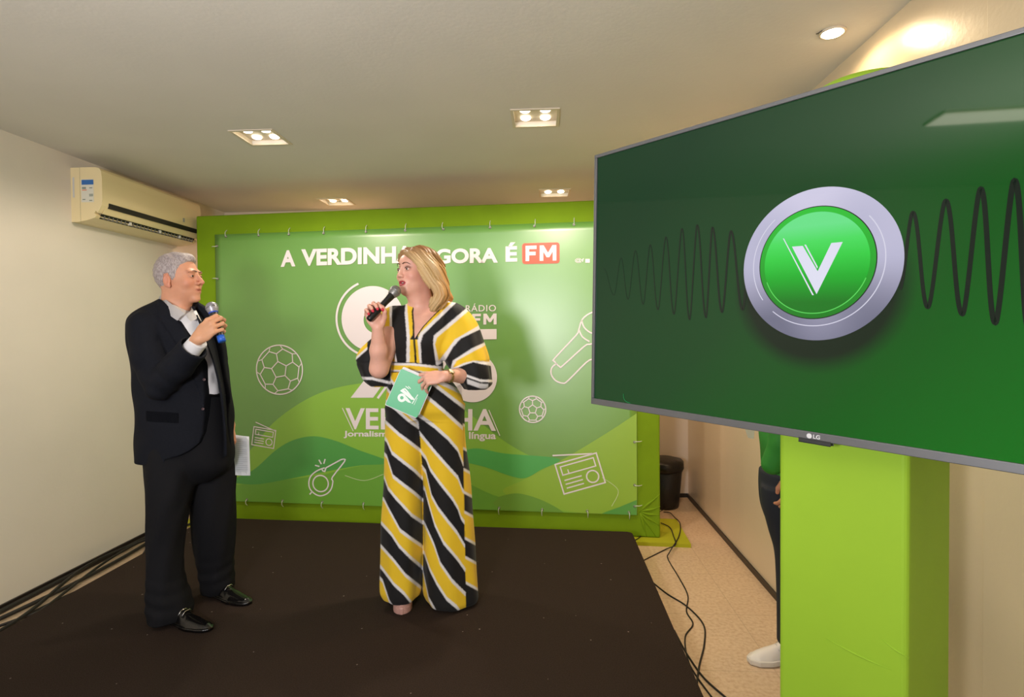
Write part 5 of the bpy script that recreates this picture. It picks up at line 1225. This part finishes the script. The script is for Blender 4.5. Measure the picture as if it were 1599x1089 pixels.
        d = d+.003*np.exp(-((P[:, 2]-zb_)/.006)**2)
        # neck opening
        xl = np.interp(P[:, 2], VL[:, 0], VL[:, 1]); xr = np.interp(P[:, 2], VR[:, 0], VR[:, 1]); v = P@FWD
        cut = np.minimum(np.minimum(x-xl, xr-x), np.minimum(P[:, 2]-Vb[2], 2.72-v))
        d = np.maximum(d, cut); d = np.maximum(d, -cap(P, at(660, 440, 2.73), at(664, 474, 2.73), .075, .058))
        # arm comes out through the right-hand cuff
        return np.maximum(d, STG+.012-P[:, 2])
    BLK = np.array(lin((26, 25, 26))); YEL = np.array(lin((236, 196, 44))); WHT = np.array(lin((228, 224, 224))); IN = np.array(lin((34, 30, 28)))
    ca = lambda P: [(590+x/6.806, 640+y/6.806) for x, y in P]; cb_ = lambda P: [(590+x/6.047, 790+y/6.047) for x, y in P]; ccx = lambda P: [(545+x/6.6625, 460+y/6.6625) for x, y in P]
    def curve_y(P, x, m=1.15):
        P = np.array(sorted(P)); y = np.interp(x, P[:, 0], P[:, 1]); y = np.where(x < P[0, 0], P[0, 1]+(x-P[0, 0])*m, y); return np.where(x > P[-1, 0], P[-1, 1]+(x-P[-1, 0])*m, y)
    def curve_x(P, y):
        P = np.array(sorted([(b, a) for a, b in P])); return np.interp(y, P[:, 0], P[:, 1])
    Lb = [[(604, 590), (640, 632)], [(604, 604), (625, 632), (650, 655)],
          ca([(95, -55), (180, 5), (320, 130), (445, 215), (490, 270)]), ca([(95, 125), (220, 240), (350, 335), (485, 440)]),
          ca([(95, 350), (150, 480), (250, 560), (380, 660), (490, 765)]), ca([(95, 480), (160, 690), (260, 770), (380, 860), (480, 945)]),
          [(600, 749), (606, 766), (618, 781), (643, 808), (661, 820)], [(599.6, 778), (606.5, 792), (624.7, 825.6), (641, 838), (657.8, 849.5)],
          [(596.6, 821.4), (611.5, 838), (623, 856), (639.6, 872.7), (657, 887.6)], [(596.3, 852), (614.8, 872.7), (633, 895.8), (656, 914)],
          [(597.4, 892), (614.8, 915.7), (631.3, 930.6), (643, 945.4)], [(597.4, 905), (608, 937), (616, 950)], [(596, 960), (640, 1000)], [(596, 990), (640, 1030)]]
    Rb = [[(610, 540), (725, 600)], [(610, 560), (700, 600), (725, 612)],
          [(668, 597), (675.4, 602), (706, 625.6), (725, 640)], [(650, 600), (668, 618), (694.5, 640), (723.9, 666.7)],
          [(653, 651), (678, 669), (700, 688.5), (715, 706), (723, 728)], [(656, 674.5), (678, 701.7), (700, 726.7), (715, 743), (722, 762)],
          [(665, 719), (672, 737), (685.5, 756), (707.5, 784), (715, 797), (720, 812), (727, 822)], [(665, 734), (673.8, 772), (684, 791), (700, 812), (714, 829.7), (727, 852)],
          [(663.5, 768), (671, 796), (679, 823), (692.5, 851), (714, 876), (725.6, 892.5), (734, 905)], [(662.8, 814.8), (677.6, 847.9), (687.6, 877.6), (705.8, 904), (715.7, 914), (733.9, 932)],
          [(662.8, 867.7), (671, 892.5), (682.6, 915.7), (697.5, 938.8), (712.4, 951)], [(659.5, 884), (669.4, 932), (686, 962)], [(660, 960), (740, 1040)], [(660, 990), (740, 1070)]]
    Sb = [(640, 668), (709, 737), (777, 803), (848, 873), (917, 1000)]
    def stripes(x, y, Bs, m):
        col = np.tile(YEL, (len(x), 1)); Y_ = [curve_y(b, x, m) for b in Bs]
        wd = 4.0*math.hypot(1, m)
        for k in range(0, len(Bs), 2):
            col[(y > Y_[k]-wd) & (y < Y_[k+1]+wd)] = WHT
        for k in range(0, len(Bs), 2):
            col[(y > Y_[k]) & (y < Y_[k+1])] = BLK
        return col
    def tone(V):
        x, y = proj(V); n = len(x); X, Y = (x-545)*6.6625, (y-460)*6.6625
        col = np.tile(YEL, (n, 1))
        split = np.interp(y, [640, 655, 700, 760, 850, 950], [652, 653, 657.5, 661, 660.5, 660])
        L_ = stripes(x, y, Lb, 1.1); R_ = stripes(x, y, Rb, 1.3)
        col = np.where((x < split)[:, None], L_, R_)
        side = x > np.interp(y, [600, 655, 930], [724, 722.5, 727.5]); ys = y-(x-735)*.55
        cs = np.tile(YEL, (n, 1))
        for a, b in Sb: cs[(ys > a-4.5) & (ys < b+4.5)] = WHT
        for a, b in Sb: cs[(ys > a) & (ys < b)] = BLK
        col = np.where((side & (y > 650))[:, None], cs, col)
        # bodice
        top = np.tile(YEL, (n, 1)); cx = lambda P: curve_x(P, Y)
        g = lambda P: X > cx(P)
        rgt = X > np.interp(Y, [0, 440], [672, 680])
        seq = [([(1080, 70), (740, 400), (712, 470), (735, 700)], WHT), ([(1115, 85), (770, 420), (745, 500), (755, 700)], BLK), ([(1215, 150), (880, 430), (875, 520), (905, 730)], WHT), ([(1240, 175), (915, 450), (895, 520), (935, 700)], YEL)]
        for P, c_ in seq: top[rgt & g(P)] = c_
        sl = [([(1380, 250), (1340, 330), (1100, 470), (1020, 580), (935, 690), (900, 760)], WHT), ([(1420, 300), (1360, 365), (1160, 460), (1080, 550), (1000, 690), (930, 735)], BLK), ([(1440, 440), (1400, 505), (1280, 560), (1080, 690), (1060, 760)], WHT), ([(1460, 480), (1410, 535), (1300, 590), (1120, 690), (1085, 750)], YEL)]
        for P, c_ in sl: top[rgt & g(P)] = c_
        beyond = rgt & g(sl[3][0])
        yw = np.interp(X, [1085, 1200, 1300, 1460], [765, 712, 690, 700]); yb = np.interp(X, [1085, 1200, 1290, 1380, 1470], [780, 735, 705, 725, 742])
        top[beyond & (Y > yw)] = WHT; top[beyond & (Y > yb)] = BLK
        yh = np.interp(X, [1190, 1370, 1490], [822, 885, 888]); top[beyond & (Y > yh) & (X > 1190)] = WHT; top[beyond & (Y > yh+26) & (X > 1150)] = BLK
        top[beyond & (Y > yh+44) & (X > 1230) & (X < 1450) & (Y < yh+95)] = WHT*.8; top[beyond & (Y > yh+95)] = BLK
        lft = ~rgt; h = lambda P: X < cx(P)
        seqL = [([(600, 60), (610, 200), (632, 450), (630, 700)], WHT), ([(590, 60), (580, 200), (600, 450), (595, 700)], BLK), ([(450, 100), (445, 200), (450, 450), (500, 700)], WHT), ([(425, 100), (420, 200), (430, 450), (480, 700)], YEL)]
        for P, c_ in seqL: top[lft & h(P)] = c_
        out = lft & h(seqL[3][0])
        curve = [(300, 440), (380, 460), (430, 560), (445, 650), (445, 760)]
        yc = np.interp(X, [200, 310, 380, 430, 445], [440, 462, 470, 560, 700])
        o2 = out & (X > 190); top[o2 & (Y > yc-0) ] = WHT; top[o2 & (Y > yc+6) & (X < np.interp(Y, [470, 560, 650], [400, 415, 432]))] = BLK
        o3 = out & (X <= 190); yl = np.interp(X, [60, 190], [690, 575]); top[o3 & (Y > yl-28)] = WHT; top[o3 & (Y > yl)] = BLK
        yt = np.interp(X, [140, 250, 420], [858, 862, 905]); top[out & (Y > yt)] = WHT; top[out & (Y > yt+30)] = BLK
        # black edging of the V and the centre seam
        vl = curve_x([(655, 60), (635, 100), (640, 200), (665, 380), (680, 450), (680, 720)], Y); vr = curve_x([(960, 60), (900, 170), (800, 260), (735, 340), (685, 450), (685, 720)], Y)
        xw = V@RGT; xl = np.interp(V[:, 2], VL[:, 0], VL[:, 1]); xr = np.interp(V[:, 2], VR[:, 0], VR[:, 1]); up = V[:, 2] > Vb[2]-.004
        e = (up & (xw < xl+.02) & (xw > xl-.0052)) | (up & (xw > xr-.02) & (xw < xr+.0068)) | (~up & (np.abs(xw-(VL[-1 if VL[0, 0] > VL[-1, 0] else 0, 1]+.001)) < .0048)); top[e & (Y < 715) & (Y > 40)] = BLK
        # waistband
        w0 = np.interp(X, [440, 680, 930], [702, 708, 738]); inb = (X > 436) & (X < 1010)
        band = inb & (Y > w0)
        torso_low = Y > w0+0
        wb = np.zeros(n, int)
        for lo, hi, c_ in ((0, 9, BLK), (9, 34, WHT), (34, 82, YEL), (82, 98, WHT), (98, 110, BLK)):
            top[band & (Y > w0+lo) & (Y <= w0+hi)] = c_
        limit = np.where(X < 436, 1e9, np.where(X < 930, w0+110, np.interp(X, [930, 1150, 1210, 1500], [760, 905, 995, 1010])))
        limit = np.where(X < 436, 960, limit)
        use = Y < limit
        col = np.where(use[:, None], top, col)
        return col
    jb = bounds([at(550, 455, 2.72), at(775, 965, 2.66)], 0); jb = (jb[0]-np.array([.01, .2, 0]), jb[1]+np.array([.04, .26, .02])); jb[0][2] = STG+.002
    sdfobj('jumpsuit', [(jump, *jb, .0033)], tonemat('striped_jumpsuit_cloth', .7, .1), root, colour=lambda V: sum(tone(V+o) for o in (RGT*.0013+V3(0, 0, .0013), RGT*.0013-V3(0, 0, .0013), -RGT*.0013+V3(0, 0, .0013), -RGT*.0013-V3(0, 0, .0013)))/4)
    # ---------------- shoes
    def wshoe(tx, ty, hx, hz):
        t_ = onz(tx, ty, STG); h = hz; d = unit((t_-h)*np.array([1, 1, 0])); l = np.cross([0, 0, 1], d); L = np.linalg.norm((t_-h)[:2]); B = np.stack([d, l, V3(0, 0, 1)], 1); h0 = np.array([h[0], h[1], STG])
        def f(P):
            q = (P-h0)@B; x = q[:, 0]/L; zf = np.interp(x, [0, .3, .7, 1], [.10, .075, .034, .030]); wd = np.interp(x, [0, .15, .5, .75, .92, 1], [.024, .030, .034, .044, .036, .012])
            wd = np.minimum(wd, .046*np.sqrt(np.clip(1-((x-.70)/.30)**2, 0, 1))*(x > .70)+(x <= .70)*1.0); wd = np.maximum(wd, .006); foot = np.sqrt((q[:, 1]/wd)**2+(np.clip(q[:, 2]-zf, 0, 1)/np.interp(x, [0, .4, .8, 1], [.07, .06, .034, .02]))**2)-1
            up = np.maximum(foot*.024, np.maximum(np.abs(q[:, 0]-L/2)-L/2, zf-.006-q[:, 2]))
            sole = np.maximum(np.maximum(np.abs(q[:, 1])-wd-.002, np.maximum(q[:, 2]-zf, np.maximum(.001-q[:, 2], zf-.032-q[:, 2]))), np.abs(q[:, 0]-L/2)-L/2-.003)
            heel = np.maximum(np.linalg.norm(q[:, :2]-V3(.03, 0), axis=1)-.022, np.maximum(q[:, 2]-.10, -q[:, 2]+.001))
            return smin(smin(up, sole, .003), heel, .004)
        sdfobj('shoe', [(f, *bounds([t_, h0, h0+V3(0, 0, .17)], .05), .0024)], mat('nude_glitter_shoe', (196, 150, 138), rough=.4, var=.3, scale=400), root)
    wshoe(627, 961, 0, at(634, 930, 2.90)); wshoe(700, 955, 0, at(702, 930, 2.95))
    # ---------------- wristwatch
    ax = unit(el2-wr2); wc = wr2+(el2-wr2)*.10; Q = Vector(ax).to_track_quat('Z', 'Y').to_matrix()
    bm = bmesh.new(); r_ = .0285
    for k in range(22):
        a = k*2*math.pi/22; p = wc+np.array(Q@Vector((r_*math.cos(a), r_*math.sin(a), 0))); n_ = unit(p-wc); tt = np.cross(ax, n_)
        M4 = Matrix(((tt[0], ax[0], n_[0], p[0]), (tt[1], ax[1], n_[1], p[1]), (tt[2], ax[2], n_[2], p[2]), (0, 0, 0, 1))); box(bm, (-.0036, -.008, -.0015), (.0036, .008, .0015), M4)
    wt = bmobj('wristwatch', bm, mat('steel_bracelet', (176, 160, 120), rough=.25, metal=.9), root, bevel=.0005)
    wt['label'] = 'metal bracelet wristwatch'
    n_ = unit(-FWD*.85+V3(0, 0, .5)); n_ = unit(n_-(n_@ax)*ax); p = wc+n_*.030
    bm = bmesh.new(); lathe(bm, p-n_*.004, n_, [(0, .014), (.001, .0158), (.006, .0158), (.007, .0135)], 28); bmobj('watch_case', bm, mat('gold_case', (190, 165, 110), rough=.25, metal=.9), wt, True)
    bm = bmesh.new(); lathe(bm, p+n_*.0028, n_, [(0, .013), (.0005, .0128)], 28); bmobj('watch_dial', bm, mat('pale_dial', (235, 228, 205), rough=.25), wt, True)
    mic('woman', mh, mt, .0150, 'plain black microphone held to the mouth of the woman in stripes', [], (150, 148, 146))
    # ---------------- cards in the hand
    Zc = 2.525; q4 = [at(602, 632, Zc), at(651, 653, Zc), at(677, 601, Zc+.01), at(631.5, 578, Zc+.01)]
    uu = unit(q4[1]-q4[0]); vv = q4[3]-q4[0]; vv = unit(vv-(vv@uu)*uu); nn = np.cross(uu, vv)
    if nn@FWD > 0: nn = -nn
    w_ = float(np.linalg.norm(q4[1]-q4[0])); h_ = float((q4[3]-q4[0])@vv); fr = lambda a, b, n: q4[0]+uu*a+vv*b+nn*n
    def cardbox(name, du, dv, n0, n1, m, par):
        bm = bmesh.new(); r = .006; P = []
        for (x, y, a0) in ((w_-r, r, -90), (w_-r, h_-r, 0), (r, h_-r, 90), (r, r, 180)):
            for k in range(4): a = math.radians(a0+k*30); P.append((x+r*math.cos(a)+du, y+r*math.sin(a)+dv))
        A = [bm.verts.new(fr(a, b, n0)) for a, b in P]; Bq = [bm.verts.new(fr(a, b, n1)) for a, b in P]; bm.faces.new(A[::-1]); bm.faces.new(Bq)
        for i in range(len(P)): j = (i+1) % len(P); bm.faces.new((A[i], A[j], Bq[j], Bq[i]))
        return bmobj(name, bm, m, par)
    tg = thing('cue_card', 'mint green cue card with white number, held at the waist of the woman', 'card', q4[0]); crd = cardbox('card', 0, 0, 0, .0012, mat('mint_card', (58, 176, 118), rough=.4), tg)
    fl = Flat(fr); cpx = lambda X_, Y_: (lambda p: (float((p-q4[0])@uu), float((p-q4[0])@vv)))(onplane(590+X_/9.9, 560+Y_/9.9, q4[0], nn))
    a = cpx(372, 608); cc = [(a[0]+.0135*math.cos(i*math.pi/16), a[1]+.0135*math.sin(i*math.pi/16)) for i in range(32)]; fl.line(cc, .0115, .0021, True)
    fl.poly([[cpx(400, 560), cpx(450, 600), cpx(520, 690), cpx(470, 680), cpx(400, 630)]], .0019); fl.poly([[cpx(345, 500), cpx(385, 470), cpx(545, 600), cpx(575, 640), cpx(520, 640)]], .0016)
    fl.line([cpx(385, 480), cpx(420, 470), cpx(450, 500), cpx(560, 640)], .006, .0024); fl.line([cpx(430, 430), cpx(480, 470)], .003, .0016); fl.line([cpx(470, 430), cpx(510, 470)], .003, .0016)
    fl.line([cpx(530, 700), cpx(620, 560)], .0035, .0016); fl.line([cpx(560, 720), cpx(610, 610)], .0018, .0016)
    fl.done('card_print', mat('card_white', (228, 240, 232), rough=.4), tg)
    def sheet(du, dv, n0, lab):
        tg2 = cardbox('note_card', du, dv, n0-.0008, n0, mat('white_card_paper', (232, 232, 235), rough=.6), None); tag(tg2, lab, 'card')
    sheet(.004, .012, -.003, 'white note card sticking out above the mint green cue card'); sheet(-.003, -.004, -.006, 'white note card showing along the lower edge of the mint cue card')
woman()

# ---------------------------------------------------------------- person partly hidden behind the television column
def helper_person():
    Z = 2.5; base = onz(1225, 1040, 0); root = thing('person', 'person in a green shirt, dark trousers and white sneakers behind the green column', 'person', (base[0], base[1], 0))
    K_ = lambda x, y, z=Z: at(x, y, z)
    H = frame(K_(1262, 475, 2.52), unit(-RGT*.95-FWD*.1)); loc, hf = head_sdf(H, .98); c, f_, l_, u_ = H; W = lambda p: c+np.stack([f_, l_, u_], 1)@(np.array(p)*.98)
    n0, n1 = W((-.02, 0, -.05)), W((-.04, 0, -.18)); shN, shF = K_(1262, 560, 2.36), K_(1262, 560, 2.68)
    elN, wrN = K_(1225, 690, 2.33), K_(1243, 745, 2.30); elF = K_(1246, 690, 2.66); wrF = K_(1212, 640, 2.58)
    hN = hand_parts(wrN, V3(0, 0, -1)-RGT*.2, -RGT, -FWD, .95, ((25, 30, 20),)*4); hF = hand_parts(wrF, -RGT*.9-V3(0, 0, .15), V3(0, 0, 1), FWD, .95, ((35, 45, 25),)*4)
    hip = K_(1245, 745); kn, an = K_(1238, 850, 2.44), K_(1236, 1000, 2.46); kf, af = K_(1262, 850, 2.58), K_(1275, 985, 2.62)
    col = lambda V: np.tile(np.array(lin((190, 130, 100))), (len(V), 1))
    def up(P):
        d = smin(hf(P), cap(P, n0, n1, .055, .06), .02)
        return d
    core = [(K_(1258, 580, 2.52), hip, .09, .09), (shN, shF, .045, .045), (hip, kn, .065, .045), (kn, an, .042, .033), (hip, kf, .065, .045), (kf, af, .042, .033), (shN, elN, .04, .032), (elN, wrN, .03, .025), (shF, elF, .04, .032), (elF, wrF, .03, .025), (n1, K_(1258, 580, 2.52), .06, .07)]
    sdfobj('body', [(up, *bounds([W((-.12, -.1, -.2)), W((.13, .1, .14)), n1], .05), .004), (lambda P: smin(hN[0](P), cap(P, elN, wrN, .03, .025), .01), *bounds(hN[1]+[elN], .04), .0035), (lambda P: smin(hF[0](P), cap(P, elF, wrF, .03, .025), .01), *bounds(hF[1]+[elF], .04), .0035),
        (lambda P: body_core(P, core), *bounds([q for x in core for q in x[:2]], .1), .014)], skin_mat('helper_skin', None), root, colour=col)
    eyes(H, .98, root, (50, 36, 28)); brow(H, .98, root, ('dark', (40, 28, 22)))
    def hair(P):
        q = loc(P); d = ell(q, (-.020, 0, .038), (.105, .083, .100))+.0015*np.sin(q[:, 2]*300+q[:, 0]*90)
        return smax(d, np.minimum(-(q[:, 2]-.035-np.clip(q[:, 0], 0, .08)*.7), np.where(q[:, 0] < -.03, -(q[:, 2]+.06), 1)), .005)
    sdfobj('hair', [(hair, *bounds([W((-.13, -.1, -.09)), W((.13, .1, .15))], .02), .004)], mat('dark_hair', (34, 26, 22), rough=.5), root)
    T = smoothrows(pxkeys(2.5, [(530, 1246, 1280, .07, .02), (545, 1226, 1288, .15, 0), (570, 1212, 1290, .17, 0), (620, 1200, 1290, .16, 0), (680, 1192, 1288, .15, .0), (720, 1196, 1286, .15, 0), (748, 1200, 1284, .15, 0)]))
    def shirt(P):
        d = zloft(P, T, 2.4, lambda a, z: 1+.02*np.sin(a*5+z*30)); d = smin(d, chain(P, [shN, K_(1222, 630, 2.33), elN, K_(1206, 725, 2.36)], [.065, .060, .058, .045], .02), .02)
        d = smin(d, chain(P, [shF, elF], [.062, .055], .02), .02); return d
    tb = bounds([K_(1170, 520), K_(1310, 760)], 0)
    sdfobj('shirt', [(shirt, tb[0]-V3(0, .28, 0), tb[1]+V3(0, .3, .02), .007)], mat('green_shirt', (40, 124, 36), rough=.7, var=.1, scale=9, bump=.002, bscale=14), root)
    P_ = smoothrows(pxkeys(2.5, [(735, 1192, 1284, .15, 0), (760, 1191, 1284, .15, 0), (790, 1193, 1282, .14, 0), (815, 1200, 1280, .11, 0)]))
    A = smoothrows(pxkeys(2.46, [(760, 1191, 1262, .095, 0), (790, 1193, 1260, .09, 0), (830, 1203, 1258, .085, 0), (866, 1213, 1256, .08, 0), (920, 1216, 1256, .075, 0), (980, 1217, 1256, .075, 0), (1008, 1217, 1256, .075, 0)]))
    Bk = smoothrows(pxkeys(2.60, [(760, 1225, 1284, .09, 0), (830, 1236, 1280, .085, 0), (900, 1238, 1280, .08, .06), (985, 1238, 1278, .075, .12)]))
    tb = bounds([K_(1180, 730), K_(1300, 1010)], 0)
    sdfobj('trousers', [(lambda P: smin(smin(zloft(P, P_, 2.3), zloft(P, A, 2.2), .01), zloft(P, Bk, 2.2), .01), tb[0]-V3(0, .22, .02), tb[1]+V3(0, .3, .02), .008)], mat('dark_blue_trousers', (24, 28, 38), rough=.85), root)
    def snk(tx, ty, dz=0, hx=None):
        t_ = onz(tx, ty, 0); d = unit(-RGT-FWD*.12) if hx is None else hx; h = t_-d*.285; l = np.cross([0, 0, 1], d); B = np.stack([d, l, V3(0, 0, 1)], 1); L = .285
        def f(P):
            q = (P-h)@B; x = q[:, 0]/L; wd = np.interp(x, [0, .1, .4, .7, .9, 1], [.028, .036, .036, .048, .040, .015]); ht = np.interp(x, [0, .15, .4, .6, .85, 1], [.085, .10, .09, .070, .052, .030])
            return np.maximum((np.sqrt((q[:, 1]/wd)**2+(np.clip(q[:, 2], 0, 1)/ht)**2)-1)*wd*.8, np.maximum(np.abs(q[:, 0]-L/2)-L/2, .002-q[:, 2]))
        def so(P):
            q = (P-h)@B; x = q[:, 0]/L; wd = np.interp(x, [0, .1, .4, .7, .9, 1], [.032, .040, .040, .052, .044, .020]); return np.maximum(np.maximum(np.abs(q[:, 1])-wd, np.abs(q[:, 2]-.013)-.012), np.abs(q[:, 0]-L/2)-L/2-.004)
        o = sdfobj('sneaker', [(f, *bounds([t_, h, h+V3(0, 0, .1)], .06), .004)], mat('white_sneaker_leather', (226, 220, 214), rough=.45), root)
        sdfobj('sole', [(so, *bounds([t_, h, h+V3(0, 0, .03)], .06), .004)], mat('white_sole_rubber', (214, 208, 200), rough=.6), o)
        bm = bmesh.new()
        for k in range(4):
            a = h+d*L*(.48+.07*k)+V3(0, 0, .088-.011*k); sweep(bm, [a-l*.026-V3(0, 0, .018), a+V3(0, 0, .0), a+l*.026-V3(0, 0, .018)], .0025, 6)
        bmobj('laces', bm, mat('lace_white', (205, 200, 196)), o, True)
    snk(1170, 1036); snk(1240, 1018, 0, unit(-RGT*.35-FWD))
    # folded paper
    pp = [K_(1158, 655, 2.58), K_(1180, 660, 2.58), K_(1177, 686, 2.57), K_(1168, 684, 2.57)]
    bm = bmesh.new(); bm.faces.new([bm.verts.new(p) for p in pp]); bmesh.ops.solidify(bm, geom=bm.faces[:], thickness=.003)
    tag(bmobj('folded_paper', bm, mat('plain_white_paper', (232, 226, 218), rough=.7)), 'tip of folded white paper hanging just below the television beside the green shirt', 'paper')
helper_person()
